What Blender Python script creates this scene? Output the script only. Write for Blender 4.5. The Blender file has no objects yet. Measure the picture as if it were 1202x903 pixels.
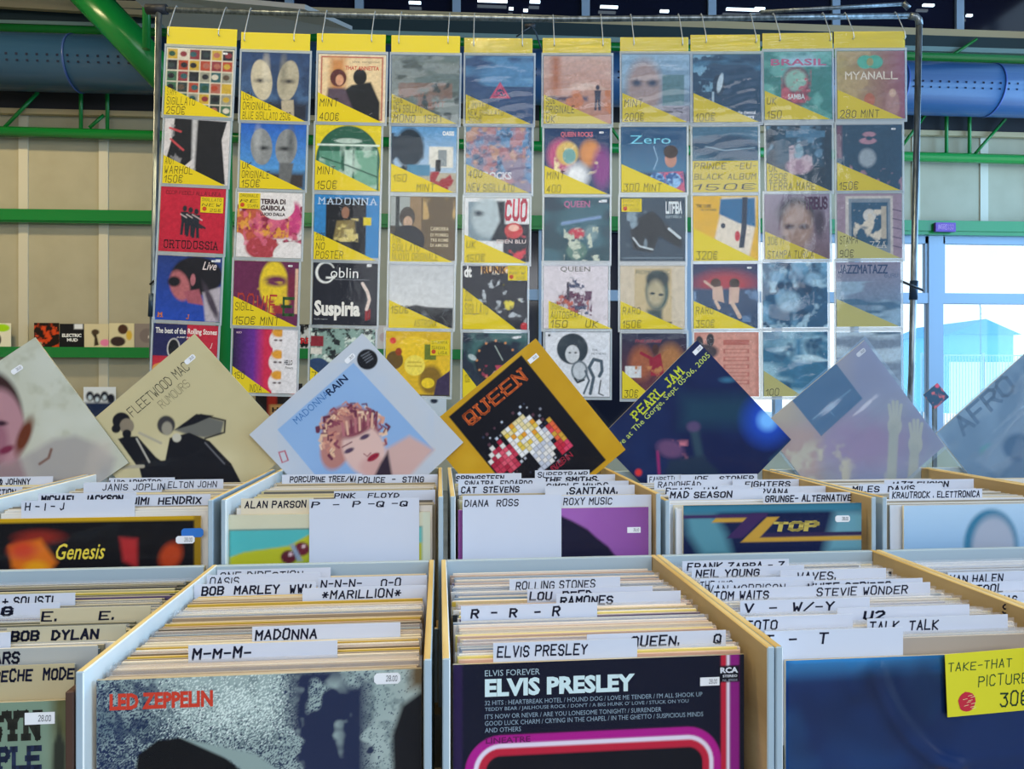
import bpy, math, random
import numpy as np

# ------------------------------------------------------------------ frames
H = 1.25                      # camera height above the hall floor
FPX = 868.0                   # focal length in pixels of the 1202 px wide frame
CX, CY = 601.0, 455.0         # image column of the view axis, image row of the horizon
YAW = math.radians(3.9)       # the camera looks this far to the right of the hall's axis

# ------------------------------------------------------------------ camera, world, lights, exposure
S = bpy.context.scene
cam_d = bpy.data.cameras.new('camera'); cam = bpy.data.objects.new('camera', cam_d)
S.collection.objects.link(cam)
cam.location = (0, 0, H); cam.rotation_euler = (math.pi / 2, 0, -YAW)
cam_d.sensor_width = 36.0; cam_d.lens = FPX / 1202 * 36.0
cam_d.shift_y = 3.5 / 1202; cam_d.clip_start = 0.02; cam_d.clip_end = 300
S.camera = cam

W_ = bpy.data.worlds.new('sky'); S.world = W_; W_.use_nodes = True
nt = W_.node_tree; bg = nt.nodes['Background']
tc = nt.nodes.new('ShaderNodeTexCoord'); sp = nt.nodes.new('ShaderNodeSeparateXYZ')
cr = nt.nodes.new('ShaderNodeValToRGB')
nt.links.new(tc.outputs['Generated'], sp.inputs[0]); nt.links.new(sp.outputs['Z'], cr.inputs[0])
cr.color_ramp.elements[0].position = 0.0; cr.color_ramp.elements[0].color = (0.90, 0.99, 1.0, 1)
cr.color_ramp.elements[1].position = 0.6; cr.color_ramp.elements[1].color = (0.33, 0.62, 1.0, 1)
nt.links.new(cr.outputs[0], bg.inputs[0]); bg.inputs[1].default_value = 1.3

def area(name, loc, rot, sx, sy, power, col):
    l = bpy.data.lights.new(name, 'AREA'); l.shape = 'RECTANGLE'; l.size = sx; l.size_y = sy
    l.energy = power; l.color = col
    o = bpy.data.objects.new(name, l); S.collection.objects.link(o)
    o.location = loc; o.rotation_euler = [math.radians(a) for a in rot]
    return o
# daylight from the glazed right side of the hall with an added fill, an added fill behind the camera, hall lamps under the roof
area('side_window_light', (7.9, 4.6, 3.0), (0, 84, 0), 4.4, 7.5, 520, (0.25, 0.58, 1.0))
area('side_window_light', (7.9, -1.8, 2.6), (0, 84, 0), 4.0, 5.0, 300, (0.40, 0.68, 1.0))  # added fill that tints camera-facing things on the right blue
area('gate_light', (0.6, -4.5, 3.6), (68, 0, 0), 7.0, 3.0, 300, (0.92, 0.95, 1.0))  # unseen fill added behind the camera; the rear wall is closed
for i_, (lx, ly, pw) in enumerate(((-4.0, 1.5, 150), (-5.2, 6.4, 120), (-0.5, 1.2, 110))):
    area('hall_lamp_light', (lx, ly, 5.6), (0, 0, 0), 1.2, 0.5, pw, (1.0, 0.80, 0.44))
S.view_settings.view_transform = 'Standard'; S.view_settings.look = 'None'
S.view_settings.exposure = 0.0; S.view_settings.gamma = 1.0; S.view_settings.use_curve_mapping = False

# ------------------------------------------------------------------ helpers
col = S.collection
def lin(h):
    if not isinstance(h, str): return h
    v = [int(h[i:i + 2], 16) / 255 for i in (0, 2, 4)]
    return tuple(x / 12.92 if x <= .04045 else ((x + .055) / 1.055) ** 2.4 for x in v)

class Frame:
    """A horizontal frame turned about the point of the floor under the camera."""
    def __init__(s, cam_yaw_deg):
        s.phi = math.radians(cam_yaw_deg); s.rz = s.phi - YAW
        s.c, s.s = math.cos(s.phi), math.sin(s.phi)
    def W(s, p):
        c, n = math.cos(s.rz), math.sin(s.rz)
        return (p[0] * c - p[1] * n, p[0] * n + p[1] * c, p[2])
    def ray(s, px, py):
        o = (px - CX) / FPX; u = (CY - py) / FPX
        return (o * s.c + s.s, s.c - o * s.s, u)
    def at(s, px, py, Y):
        r = s.ray(px, py); t = Y / r[1]; return (r[0] * t, Y, H + r[2] * t)
    def atz(s, px, py, z):
        r = s.ray(px, py); t = (z - H) / r[2]; return (r[0] * t, r[1] * t, z)
HALL, TABLE, RACK = Frame(3.9), Frame(5.6), Frame(0.0)

_mats = {}
def mat(name, c='808080', rough=.6, spec=.4, metal=0.0, coat=0.0, noise=None, bump=0.0, emit=None):
    if name in _mats: return _mats[name]
    m = bpy.data.materials.new(name); m.use_nodes = True; _mats[name] = m
    n = m.node_tree.nodes; L = m.node_tree.links; b = n['Principled BSDF']
    cc = (*lin(c), 1); b.inputs['Base Color'].default_value = cc
    b.inputs['Roughness'].default_value = rough; b.inputs['Metallic'].default_value = metal
    b.inputs['Specular IOR Level'].default_value = spec; b.inputs['Coat Weight'].default_value = coat
    if noise:                                   # (scale, dark colour, (sx,sy,sz))
        t = n.new('ShaderNodeTexCoord'); mp = n.new('ShaderNodeMapping'); no = n.new('ShaderNodeTexNoise')
        mp.inputs['Scale'].default_value = noise[2]; no.inputs['Scale'].default_value = noise[0]
        no.inputs['Detail'].default_value = 5
        r = n.new('ShaderNodeValToRGB'); r.color_ramp.elements[0].position = .35; r.color_ramp.elements[1].position = .65
        r.color_ramp.elements[0].color = (*lin(noise[1]), 1); r.color_ramp.elements[1].color = cc
        L.new(t.outputs['Object'], mp.inputs[0]); L.new(mp.outputs[0], no.inputs[0]); L.new(no.outputs[0], r.inputs[0])
        L.new(r.outputs[0], b.inputs['Base Color'])
        if bump:
            bp = n.new('ShaderNodeBump'); bp.inputs['Strength'].default_value = bump; bp.inputs['Distance'].default_value = .002
            L.new(no.outputs[0], bp.inputs['Height']); L.new(bp.outputs[0], b.inputs['Normal'])
    if emit:
        b.inputs['Emission Color'].default_value = (*lin(c), 1); b.inputs['Emission Strength'].default_value = emit
    return m

def film(name, rough=.1, haze=.05, tint='f4f8ff', gloss=1.0, bump=.25, scale=9):
    m = bpy.data.materials.new(name); m.use_nodes = True; _mats[name] = m
    n = m.node_tree.nodes; L = m.node_tree.links; n.clear()
    out = n.new('ShaderNodeOutputMaterial'); tr = n.new('ShaderNodeBsdfTransparent'); gl = n.new('ShaderNodeBsdfGlossy')
    df = n.new('ShaderNodeBsdfDiffuse'); m1 = n.new('ShaderNodeMixShader'); m2 = n.new('ShaderNodeMixShader')
    fr = n.new('ShaderNodeFresnel'); fr.inputs[0].default_value = 1.5
    mu = n.new('ShaderNodeMath'); mu.operation = 'MULTIPLY'; mu.inputs[1].default_value = gloss; mu.use_clamp = True
    gl.inputs['Roughness'].default_value = rough; df.inputs[0].default_value = (*lin(tint), 1)
    m1.inputs[0].default_value = haze
    L.new(tr.outputs[0], m1.inputs[1]); L.new(df.outputs[0], m1.inputs[2])
    L.new(fr.outputs[0], mu.inputs[0]); L.new(mu.outputs[0], m2.inputs[0])
    L.new(m1.outputs[0], m2.inputs[1]); L.new(gl.outputs[0], m2.inputs[2]); L.new(m2.outputs[0], out.inputs[0])
    if bump:
        t = n.new('ShaderNodeTexCoord'); no = n.new('ShaderNodeTexNoise'); no.inputs['Scale'].default_value = scale
        no.inputs['Detail'].default_value = 3; bp = n.new('ShaderNodeBump')
        bp.inputs['Strength'].default_value = bump; bp.inputs['Distance'].default_value = .01
        L.new(t.outputs['Object'], no.inputs[0]); L.new(no.outputs[0], bp.inputs['Height'])
        L.new(bp.outputs[0], gl.inputs['Normal']); L.new(bp.outputs[0], fr.inputs['Normal'])
    return m

def print_mat(name, rough=.5, coat=0.0):
    m = mat(name, 'ffffff', rough, .2, coat=coat); n = m.node_tree.nodes
    a = n.new('ShaderNodeAttribute'); a.attribute_name = 'Col'
    m.node_tree.links.new(a.outputs['Color'], n['Principled BSDF'].inputs['Base Color']); return m

class MB:
    """Collects faces (with a colour or a material slot each) and links them as ONE mesh object."""
    def __init__(s): s.v = []; s.f = []; s.m = []; s.c = []
    def add(s, vs, fs, m=0, c=None):
        k = len(s.v); s.v += [tuple(p) for p in vs]
        for f in fs: s.f.append([k + i for i in f]); s.m.append(m); s.c.append(c)
        return s
    def box(s, x0, x1, y0, y1, z0, z1, m=0, c=None, top=None):
        vs = [(x, y, z) for z in (z0, z1) for y in (y0, y1) for x in (x0, x1)]
        fs = [(0, 2, 3, 1), (4, 5, 7, 6), (0, 1, 5, 4), (2, 6, 7, 3), (0, 4, 6, 2), (1, 3, 7, 5)]
        k = len(s.v); s.v += vs
        for i, f in enumerate(fs):
            s.f.append([k + j for j in f]); s.m.append(top if (top is not None and i == 1) else m); s.c.append(c)
        return s
    def poly(s, pts, y, m=0, c=None):            # flat print polygon in the xz plane, facing -y
        return s.add([(p[0], y, p[1]) for p in pts], [list(range(len(pts)))], m, c)
    def tube(s, pts, r, n=10, m=0, c=None, cap=True):
        P = [np.array(p, float) for p in pts]; rings = []; k = len(s.v)
        rr = r if isinstance(r, (list, tuple)) else [r] * len(P)
        ref = None
        for i, p in enumerate(P):
            d = (P[min(i + 1, len(P) - 1)] - P[max(i - 1, 0)]); d /= (np.linalg.norm(d) + 1e-12)
            if ref is None: ref = np.array((0, 0, 1.0)) if abs(d[2]) < .9 else np.array((1.0, 0, 0))
            a = np.cross(d, ref); a /= np.linalg.norm(a); b = np.cross(a, d); ref = b
            for j in range(n):
                t = 2 * math.pi * j / n; s.v.append(tuple(p + rr[i] * (a * math.cos(t) + b * math.sin(t))))
        for i in range(len(P) - 1):
            for j in range(n):
                s.f.append([k + i * n + j, k + i * n + (j + 1) % n, k + (i + 1) * n + (j + 1) % n, k + (i + 1) * n + j])
                s.m.append(m); s.c.append(c)
        if cap:
            for q in (list(range(k + n - 1, k - 1, -1)), list(range(k + (len(P) - 1) * n, k + len(P) * n))):
                s.f.append(q); s.m.append(m); s.c.append(c)
        return s
    def mesh(s, name, mats, smooth=False, base='808080'):
        me = bpy.data.meshes.new(name); me.from_pydata(s.v, [], s.f)
        for m in (mats if isinstance(mats, (list, tuple)) else [mats]): me.materials.append(m)
        me.polygons.foreach_set('material_index', s.m)
        if any(c is not None for c in s.c):
            at = me.color_attributes.new('Col', 'FLOAT_COLOR', 'CORNER'); a = []
            for f, c in zip(s.f, s.c): a += [*lin(c if c is not None else base), 1.0] * len(f)
            at.data.foreach_set('color', a)
        if smooth: me.polygons.foreach_set('use_smooth', [len(f) == 4 for f in s.f])
        me.update(); return me
    def build(s, name, mats, parent=None, loc=None, rot=None, smooth=False, **kw):
        o = bpy.data.objects.new(name, s.mesh(name, mats, smooth)); col.objects.link(o)
        if parent: o.parent = parent
        if loc: o.location = loc
        if rot: o.rotation_euler = rot
        return tag(o, **kw)

def tag(o, label=None, cat=None, group=None, kind=None):
    if label: o['label'] = label
    if cat: o['category'] = cat
    if group: o['group'] = group
    if kind: o['kind'] = kind
    return o
def empty(name, loc, rz=0.0, ry=0.0, **kw):
    o = bpy.data.objects.new(name, None); col.objects.link(o); o.empty_display_size = .05
    o.location = loc; o.rotation_euler = (0, ry, rz); return tag(o, **kw)

# ------------------------------------------------------------------ lettering: marker strokes and printed type
G = {'A': '002640 1232', 'B': '0006 063645443303 33424130 0030', 'C': '4536160501103041', 'D': '0006 0626444220 2000',
 'E': '46060040 0333', 'F': '460600 0333', 'G': '45361605011030414323', 'H': '0006 4046 0343', 'I': '0006', 'J': '36311001',
 'K': '0006 460340', 'L': '060040', 'M': '0006234640', 'N': '00064046', 'O': '1605011030414536 3616', 'P': '0006 063645443303',
 'Q': '1605011030414536 3616 2240', 'R': '0006 063645443303 2340', 'S': '45361605041333424130 301001', 'T': '0646 2620',
 'U': '060110304146', 'V': '062046', 'W': '0610233046', 'X': '0640 0046', 'Y': '062346 2320', 'Z': '06460040',
 '0': '1605011030414536 3616', '1': '042620', '2': '05163645440040', '3': '064624344241 413010 1001', '4': '3036 360242',
 '5': '4606033342413010 1001', '6': '3616050110304142333304', '7': '064620', '8': '130405163645443313 1302011030414233',
 '9': '45361605041343 45413010', '.': '0001', ',': '0100', '-': '0333', '/': '0046', '*': '0343 1135 3115', '+': '0343 2125',
 ':': '0001 0304', '~': '0203', "'": '0506', '?': '05163645442322 2120', '=': '0232 0434', 'E_': '', '€': '4536160501103041 0434 0232',
 '!': '0602 0001', 'x': '0044 0440', '(': '16050110', ')': '06151100', '&': '4004152635130110304244', '$': '45150424413101'}
def strokes(text, bold=1.0, jit=.38, serif=False, gap=2.2, seed=1, slant=.12):
    """Text as ribbons, fitted to the unit box: list of polygons, x 0..1, y 0..1, width in units of height."""
    R = random.Random(seed + len(text) * 7); segs = []; x = 0.0
    for ch in text:
        if ch == ' ': x += 3.6; continue
        g = G.get(ch) or G.get(ch.upper())
        if not g: x += 3.0; continue
        w = 0; dy = R.uniform(-.5, .5) * jit; sc = 1 + R.uniform(-.12, .12) * jit * 2
        for st in g.split():
            pts = [(int(st[i]), int(st[i + 1])) for i in range(0, len(st) - 1, 2)]
            w = max(w, max(p[0] for p in pts))
            pts = [(x + p[0] + R.uniform(-.3, .3) * jit + p[1] * slant, (p[1] + R.uniform(-.3, .3) * jit) * sc + dy) for p in pts]
            segs += list(zip(pts[:-1], pts[1:]))
            if serif:
                for p in (pts[0], pts[-1]): segs.append(((p[0] - .8, p[1]), (p[0] + .8, p[1])))
        x += w + gap
    hw = .36 * bold; P = []
    xs = [p[0] for s_ in segs for p in s_]; x0, x1 = min(xs) - hw, max(xs) + hw; y0, y1 = -hw, 6 + hw
    for a, b in segs:
        dx, dy = b[0] - a[0], b[1] - a[1]; L = math.hypot(dx, dy) or 1; dx, dy = dx / L * hw, dy / L * hw
        q = [(a[0] - dx - dy, a[1] - dy + dx), (a[0] - dx + dy, a[1] - dy - dx), (b[0] + dx + dy, b[1] + dy - dx), (b[0] + dx - dy, b[1] + dy + dx)]
        P.append([((u - x0) / (x1 - x0), (v - y0) / (y1 - y0)) for u, v in q])
    return P
_tx = {}
def typ(text, bold=0.0, shear=0.0, space=1.0):
    k = (text, bold, shear, space)
    if k in _tx: return _tx[k]
    cu = bpy.data.curves.new('t', 'FONT'); cu.body = text; cu.size = 1; cu.offset = bold; cu.shear = shear
    cu.space_character = space; cu.resolution_u = 2
    ob = bpy.data.objects.new('t', cu); me = bpy.data.meshes.new_from_object(ob)
    v = np.array([w.co[:2] for w in me.vertices]); v = v.reshape(-1, 2)
    lo = v.min(0); v = (v - lo) / (v.max(0) - lo); fs = [list(p.vertices) for p in me.polygons]
    bpy.data.objects.remove(ob); bpy.data.curves.remove(cu); bpy.data.meshes.remove(me)
    _tx[k] = [[tuple(v[i]) for i in f] for f in fs]; return _tx[k]
def glyphs(text, st):
    if st[0] == 'h': return strokes(text, float(st[1:] or 1))
    if st[0] == 's': return strokes(text, float(st[1:] or 1), jit=0, serif=True, slant=0, gap=2.6)
    if st[0] == 'l': return strokes(text, float(st[1:] or 1), jit=0, slant=0, gap=1.4)
    b = {'b': .022, 'B': .045, 'p': 0.0, 'i': .012}[st[0]]
    return typ(text, b, .35 if st[0] == 'i' else 0.0)
def put_text(mb, text, x0, z0, x1, z1, y, c, st='h'):
    """Lettering inside the box x0..x1, z0..z1 on the plane y."""
    for P in glyphs(text, st):
        q = [(x0 + u * (x1 - x0), z0 + v * (z1 - z0)) for u, v in P]
        a = sum(q[i][0] * q[(i + 1) % len(q)][1] - q[(i + 1) % len(q)][0] * q[i][1] for i in range(len(q)))
        mb.poly(q if a > 0 else q[::-1], y, 0, c)

# ------------------------------------------------------------------ cover art painted into a fine colour grid
def sstep(d, s): return np.clip(.5 - d / s, 0, 1)
class Art:
    """Grid of printed colours; X, Y are the coordinates the shapes are given in (Y grows downwards)."""
    def __init__(s, bgc, n=64, box=(0, 0, 1, 1), ang=None):
        s.n = n; g = np.linspace(0, 1, n); s.u, s.v = np.meshgrid(g, g)
        if ang is None:
            s.X = box[0] + s.u * (box[2] - box[0]); s.Y = box[1] + s.v * (box[3] - box[1]); s.k = (box[2] - box[0])
        else:                                    # box = centre x, centre y, side; ang = turn anticlockwise
            cx, cy, sd = box; c, q = math.cos(ang), math.sin(ang); du, dv = (s.u - .5) * sd, (s.v - .5) * sd
            s.X = cx + du * c + dv * q; s.Y = cy - du * q + dv * c; s.k = sd
        s.w = 1.3 * s.k / n; s.C = np.empty((n, n, 3)); s.C[:] = lin(bgc); s.T = []
    def _m(s, m, c):
        m = m[..., None]; s.C = s.C * (1 - m) + np.array(lin(c)) * m; return s
    def r(s, x0, y0, x1, y1, c, f=0, o=1):
        d = np.maximum(np.maximum(x0 - s.X, s.X - x1), np.maximum(y0 - s.Y, s.Y - y1)); return s._m(o * sstep(d, max(f, s.w)), c)
    def e(s, cx, cy, rx, ry, c, f=0, a=0, o=1):
        ca, sa = math.cos(math.radians(a)), math.sin(math.radians(a)); dx, dy = s.X - cx, s.Y - cy
        p, q = dx * ca + dy * sa, -dx * sa + dy * ca
        d = (np.sqrt((p / rx) ** 2 + (q / ry) ** 2) - 1) * min(rx, ry); return s._m(o * sstep(d, max(f, s.w)), c)
    def p(s, pts, c, f=0, o=1):
        ins = np.zeros(s.X.shape, bool); dm = np.full(s.X.shape, 1e9); n = len(pts)
        for i in range(n):
            (x0, y0), (x1, y1) = pts[i], pts[(i + 1) % n]; ex, ey = x1 - x0, y1 - y0
            t = np.clip(((s.X - x0) * ex + (s.Y - y0) * ey) / (ex * ex + ey * ey + 1e-12), 0, 1)
            dm = np.minimum(dm, np.hypot(s.X - x0 - t * ex, s.Y - y0 - t * ey))
            if y0 != y1: ins ^= ((y0 > s.Y) != (y1 > s.Y)) & (s.X < ex * (s.Y - y0) / ey + x0)
        return s._m(o * sstep(np.where(ins, -dm, dm), max(f, s.w)), c)
    def l(s, pts, w, c, f=0, o=1):
        dm = np.full(s.X.shape, 1e9)
        for (x0, y0), (x1, y1) in zip(pts[:-1], pts[1:]):
            ex, ey = x1 - x0, y1 - y0; t = np.clip(((s.X - x0) * ex + (s.Y - y0) * ey) / (ex * ex + ey * ey + 1e-12), 0, 1)
            dm = np.minimum(dm, np.hypot(s.X - x0 - t * ex, s.Y - y0 - t * ey))
        return s._m(o * sstep(dm - w / 2, max(f, s.w)), c)
    def g(s, c0, c1, ax='v', x0=-1e9, y0=-1e9, x1=1e9, y1=1e9, a=0., b=1.):
        t = np.clip(((s.Y if ax == 'v' else s.X) - a) / (b - a), 0, 1)[..., None]
        m = ((s.X >= x0) & (s.X <= x1) & (s.Y >= y0) & (s.Y <= y1))[..., None]
        s.C = np.where(m, np.array(lin(c0)) * (1 - t) + np.array(lin(c1)) * t, s.C); return s
    def n_(s, c, sc, th, seed, x0=-1e9, y0=-1e9, x1=1e9, y1=1e9, f=.12, o=1, sx=1., ed=0.):
        R = np.random.RandomState(seed); v = np.zeros(s.X.shape); amp = 1.; tot = 0
        for k in range(3):
            q = R.rand(41, 41); U = (s.X / sx - 0) / s.k * sc * 2 ** k + 3.1 * k; V = s.Y / s.k * sc * 2 ** k + 1.7 * k
            iu, iv = np.floor(U).astype(int), np.floor(V).astype(int); fu, fv = U - iu, V - iv
            fu = fu * fu * (3 - 2 * fu); fv = fv * fv * (3 - 2 * fv); g = lambda a, b: q[a % 41, b % 41]
            v += amp * ((g(iu, iv) * (1 - fu) + g(iu + 1, iv) * fu) * (1 - fv) + (g(iu, iv + 1) * (1 - fu) + g(iu + 1, iv + 1) * fu) * fv)
            tot += amp; amp *= .55
        v /= tot; d = np.maximum(np.maximum(x0 - s.X, s.X - x1), np.maximum(y0 - s.Y, s.Y - y1))
        return s._m(o * np.clip((v - th) / f, 0, 1) * sstep(d, max(ed, s.w)), c)
    def k_(s, c, p, seed, x0, y0, x1, y1, ed=10, o=1, sc=4):   # stipple that thins out towards the edge of its area
        R = np.random.RandomState(seed); d = np.maximum(np.maximum(x0 - s.X, s.X - x1), np.maximum(y0 - s.Y, s.Y - y1))
        q = R.rand(31, 31); U = s.X / s.k * sc; V = s.Y / s.k * sc; iu, iv = np.floor(U).astype(int), np.floor(V).astype(int); fu, fv = U - iu, V - iv
        w = (q[iu % 31, iv % 31] * (1 - fu) + q[(iu + 1) % 31, iv % 31] * fu) * (1 - fv) + (q[iu % 31, (iv + 1) % 31] * (1 - fu) + q[(iu + 1) % 31, (iv + 1) % 31] * fu) * fv
        return s._m(o * (R.rand(s.n, s.n) < p * 2 * w * sstep(d, ed)), c)
    def grain(s, a, seed):                        # fine printed texture
        R = np.random.RandomState(seed); m = max(8, s.n // 3); q = R.rand(m + 1, m + 1); U = s.u * (m - 1e-6); V = s.v * (m - 1e-6)
        iu, iv = U.astype(int), V.astype(int); fu, fv = U - iu, V - iv
        w = (q[iv, iu] * (1 - fu) + q[iv, iu + 1] * fu) * (1 - fv) + (q[iv + 1, iu] * (1 - fu) + q[iv + 1, iu + 1] * fu) * fv
        w = w * .6 + R.rand(s.n, s.n) * .4; s.C = np.clip(s.C * (1 + a * (w[..., None] - .5) * 2) + a * .03 * (w[..., None] - .5), 0, 1); return s
    def fig(s, x, y, h, c, hc='c89070', lean=0):  # a small generic standing figure
        s.p([(x - .13 * h, y - .78 * h), (x + .13 * h, y - .78 * h), (x + .1 * h, y - .45 * h), (x + .13 * h, y), (x + .02 * h, y), (x, y - .4 * h), (x - .04 * h, y), (x - .13 * h, y), (x - .1 * h, y - .45 * h)], c)
        return s.e(x + lean, y - .89 * h, .075 * h, .1 * h, hc)
    def t(s, text, x0, y0, x1, y1, c, st='b'):   # u, v box
        s.T.append((text, x0, y0, x1, y1, c, st)); return s

P_PAPER = print_mat('printed_paper', .5)
P_GLOSS = print_mat('printed_gloss', .4, 0.0); P_GLOSS.node_tree.nodes['Principled BSDF'].inputs['Specular IOR Level'].default_value = .1
M_BACK = mat('sleeve_cardboard', 'd8ccb0', .7)
def cover_mesh(art, size, name='cover', th=.0035, gloss=False, edge='cfc4a8'):
    n = art.n; h = size / 2
    x = (art.u - .5) * size; z = (.5 - art.v) * size; V = np.stack([x, np.zeros_like(x), z], -1).reshape(-1, 3)
    idx = np.arange(n * n).reshape(n, n)
    Q = np.stack([idx[1:, :-1], idx[1:, 1:], idx[:-1, 1:], idx[:-1, :-1]], -1).reshape(-1, 4)
    vc = np.concatenate([art.C.reshape(-1, 3), np.ones((n * n, 1))], 1)
    mb = MB()
    k = 0
    mb.add([(-h, 0, -h), (h, 0, -h), (h, 0, h), (-h, 0, h), (-h, th, -h), (h, th, -h), (h, th, h), (-h, th, h)],
           [(0, 4, 5, 1), (1, 5, 6, 2), (2, 6, 7, 3), (3, 7, 4, 0), (4, 7, 6, 5)], 0, edge)
    lay = 0
    for (text, x0, y0, x1, y1, c, st) in art.T:
        lay += 1
        put_text(mb, text, (x0 - .5) * size, (.5 - y1) * size, (x1 - .5) * size, (.5 - y0) * size, -.0003 - .00001 * lay, c, st)
    ev = np.array(mb.v); ne = len(ev); nq = len(Q); nv = n * n
    loops = np.concatenate([Q.reshape(-1), np.array([i + nv for f in mb.f for i in f], int)])
    tot = np.array([4] * nq + [len(f) for f in mb.f]); start = np.concatenate([[0], np.cumsum(tot)[:-1]])
    me = bpy.data.meshes.new(name); me.vertices.add(nv + ne); me.vertices.foreach_set('co', np.concatenate([V, ev]).ravel())
    me.loops.add(len(loops)); me.loops.foreach_set('vertex_index', loops.astype(np.int32))
    me.polygons.add(len(tot)); me.polygons.foreach_set('loop_start', start.astype(np.int32)); me.polygons.foreach_set('loop_total', tot.astype(np.int32))
    me.update(calc_edges=True)
    at = me.color_attributes.new('Col', 'FLOAT_COLOR', 'CORNER')
    lc = vc[Q.reshape(-1)]; ex = np.array([[*lin(c), 1.0] for f, c in zip(mb.f, mb.c) for _ in f])
    at.data.foreach_set('color', np.concatenate([lc, ex]).astype(np.float32).ravel())
    me.materials.append(P_GLOSS if gloss else P_PAPER); return me
def add_mesh(name, me, parent=None, loc=None, **kw):
    o = bpy.data.objects.new(name, me); col.objects.link(o)
    if parent: o.parent = parent
    if loc: o.location = loc
    return tag(o, **kw)

# ================================================================== THE HALL
YW = 9.0
M_WALL = mat('wall_sheet', 'b0a88f', .75, noise=(3, 'a9a188', (1, 1, 1)))
M_BATT = mat('batten', 'cbc4b0', .65)
M_GREEN = mat('green_paint', '0f7a33', .25, .5)
M_FRAME = mat('window_frame', '93a7bb', .5)
M_DUCT = mat('duct_blue', '274a70', .28, .5)
M_DARK = mat('dark_glass', '0c1024', .12, .6)
M_CREAM = mat('cream_timber', 'b9a680', .6)
M_STEEL = mat('galvanised', '8b959b', .35, metal=.75, noise=(60, '5b646b', (1, 1, .2)))
M_FLOOR = mat('floor_concrete', '8a8a86', .5, noise=(4, '757570', (1, 1, 1)))
M_CEIL = mat('roof_sheet', '3a3a40', .8)
M_GLASS = film('window_glass', .02, 0.0, 'ffffff', .8, 0)
hx = lambda px, y=YW: HALL.at(px, 455, y)[0]
hz = lambda px, py, y=YW: HALL.at(px, py, y)[2]

MB().box(-7.6, 8.2, -6, YW + .3, -.1, 0).build('floor', M_FLOOR, kind='structure')
MB().box(-7.6, 8.2, -3.0, YW + .3, 6.9, 7.0).build('ceiling', M_CEIL, kind='structure')
MB().box(-7.6, 8.2, -6.1, -6, 0, 6.9).build('wall_front', mat('rear_wall', '55554f', .8), kind='structure')
MB().box(-7.7, -7.6, -6, YW + .3, 0, 6.9).build('wall_left', M_WALL, kind='structure')
wr = empty('wall_right', (8.2, 0, 0), kind='structure')        # glazed side of the hall: posts and rails
for k in range(9): MB().box(-.05, .05, -.05, .05, 0, 6.9).build('mullion', M_FRAME, wr, (0, -5.5 + 1.8 * k, 0))
for z in (.4, 2.6, 4.8): MB().box(-.05, .05, -5.6, 9.0, -.05, .05).build('rail', M_FRAME, wr, (0, 0, z))

xd0, xb0, xe = hx(613), hx(809), 8.1
zt, zs = hz(1150, 279), .55
z_top = hz(1150, 46)
wb = empty('wall_back', (0, YW, 0), kind='structure')
pitch = hx(122) - hx(28); x = hx(28) - 2 * pitch; bw = .105
xs = []
while x < xe: xs.append(x); x += pitch
for i, x in enumerate(xs):
    a, b = x + bw / 2, min(x + pitch - bw / 2, xe)
    if b - a < .1: continue
    if b <= xd0 + .25:
        MB().box(a, b, 0, .04, 0, z_top).build('panel', M_WALL, wb)
        MB().box(x - bw / 2, x + bw / 2, -.015, .04, 0, z_top).build('batten', M_BATT, wb)
    else:
        MB().box(a, b, 0, .04, zt + .09, z_top).build('panel', M_WALL, wb)
        MB().box(x - bw / 2, x + bw / 2, -.015, .04, zt + .09, z_top).build('batten', M_BATT, wb)
        MB().box(a - bw, b, 0, .04, 0, zs).build('panel', M_WALL, wb)
if xd0 - max(q for q in xs if q < xd0) > .3: pass
# clerestory above the wall: dark panes between pale posts
cw = empty('window_3', (0, YW, 0), kind='structure')
MB().box(-7.6, xe, -.06, .06, hz(1150, 46), hz(1150, 38)).build('sill', M_CREAM, cw)
MB().box(-7.6, xe, -.03, .03, hz(1150, 38) + 1.35, hz(1150, 38) + 1.45).build('head', M_CREAM, cw)
zc0 = hz(1150, 38)
cx_ = [hx(p) for p in (-350, -210, -70, 80, 215, 340, 422, 536, 687, 835, 980, 1125)] + [hx(1270)]
for a, b in zip(cx_[:-1], cx_[1:]):
    MB().box(a + .05, b - .05, 0, .01, zc0, zc0 + 1.35).build('pane', M_DARK, cw)
for a in cx_: MB().box(a - .05, a + .05, -.04, .04, zc0, zc0 + 1.35).build('mullion', M_FRAME if a > hx(250) else M_CREAM, cw)
# window in the middle (dark panes) and window on the right (daylight)
def window(name, x0, x1, xs, pane, dark):
    w = empty(name, (0, YW, 0), kind='structure'); zm = hz(1150, 351)
    MB().box(x0, x1, -.05, .05, zt, zt + .09).build('window_head', M_FRAME, w)
    MB().box(x0, x1, -.042, .042, zm - .065, zm + .065).build('transom', M_FRAME, w)
    MB().box(x0, x1, -.07, .05, zs, zs + .08).build('sill', M_FRAME, w)
    for a, t in xs: MB().box(a - t / 2, a + t / 2, -.05, .05, zs + .08, zt).build('mullion', M_FRAME, w)
    for (a, t), (b, t2) in zip(xs[:-1], xs[1:]):
        MB().box(a + t / 2, b - t2 / 2, 0, .008, zs + .08, zm - .065).build('pane', pane, w)
        MB().box(a + t / 2, b - t2 / 2, 0, .008, zm + .065, zt).build('pane', pane, w)
        if not dark:                             # opening vents set in their own inner frames
            for q in (a + t / 2, b - t2 / 2 - .035): MB().box(q, q + .035, -.03, .03, zm + .065, zt).build('vent_frame', M_FRAME, w)
            MB().box(a + t / 2, b - t2 / 2, -.03, .03, zt - .09, zt).build('vent_frame', M_FRAME, w)
window('window_1', xd0, xb0 - .04, [(xd0 + .02, .06), (hx(633.5), .035), (hx(720) - .75, .05), (xb0 - .06, .05)], M_DARK, True)
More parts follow.
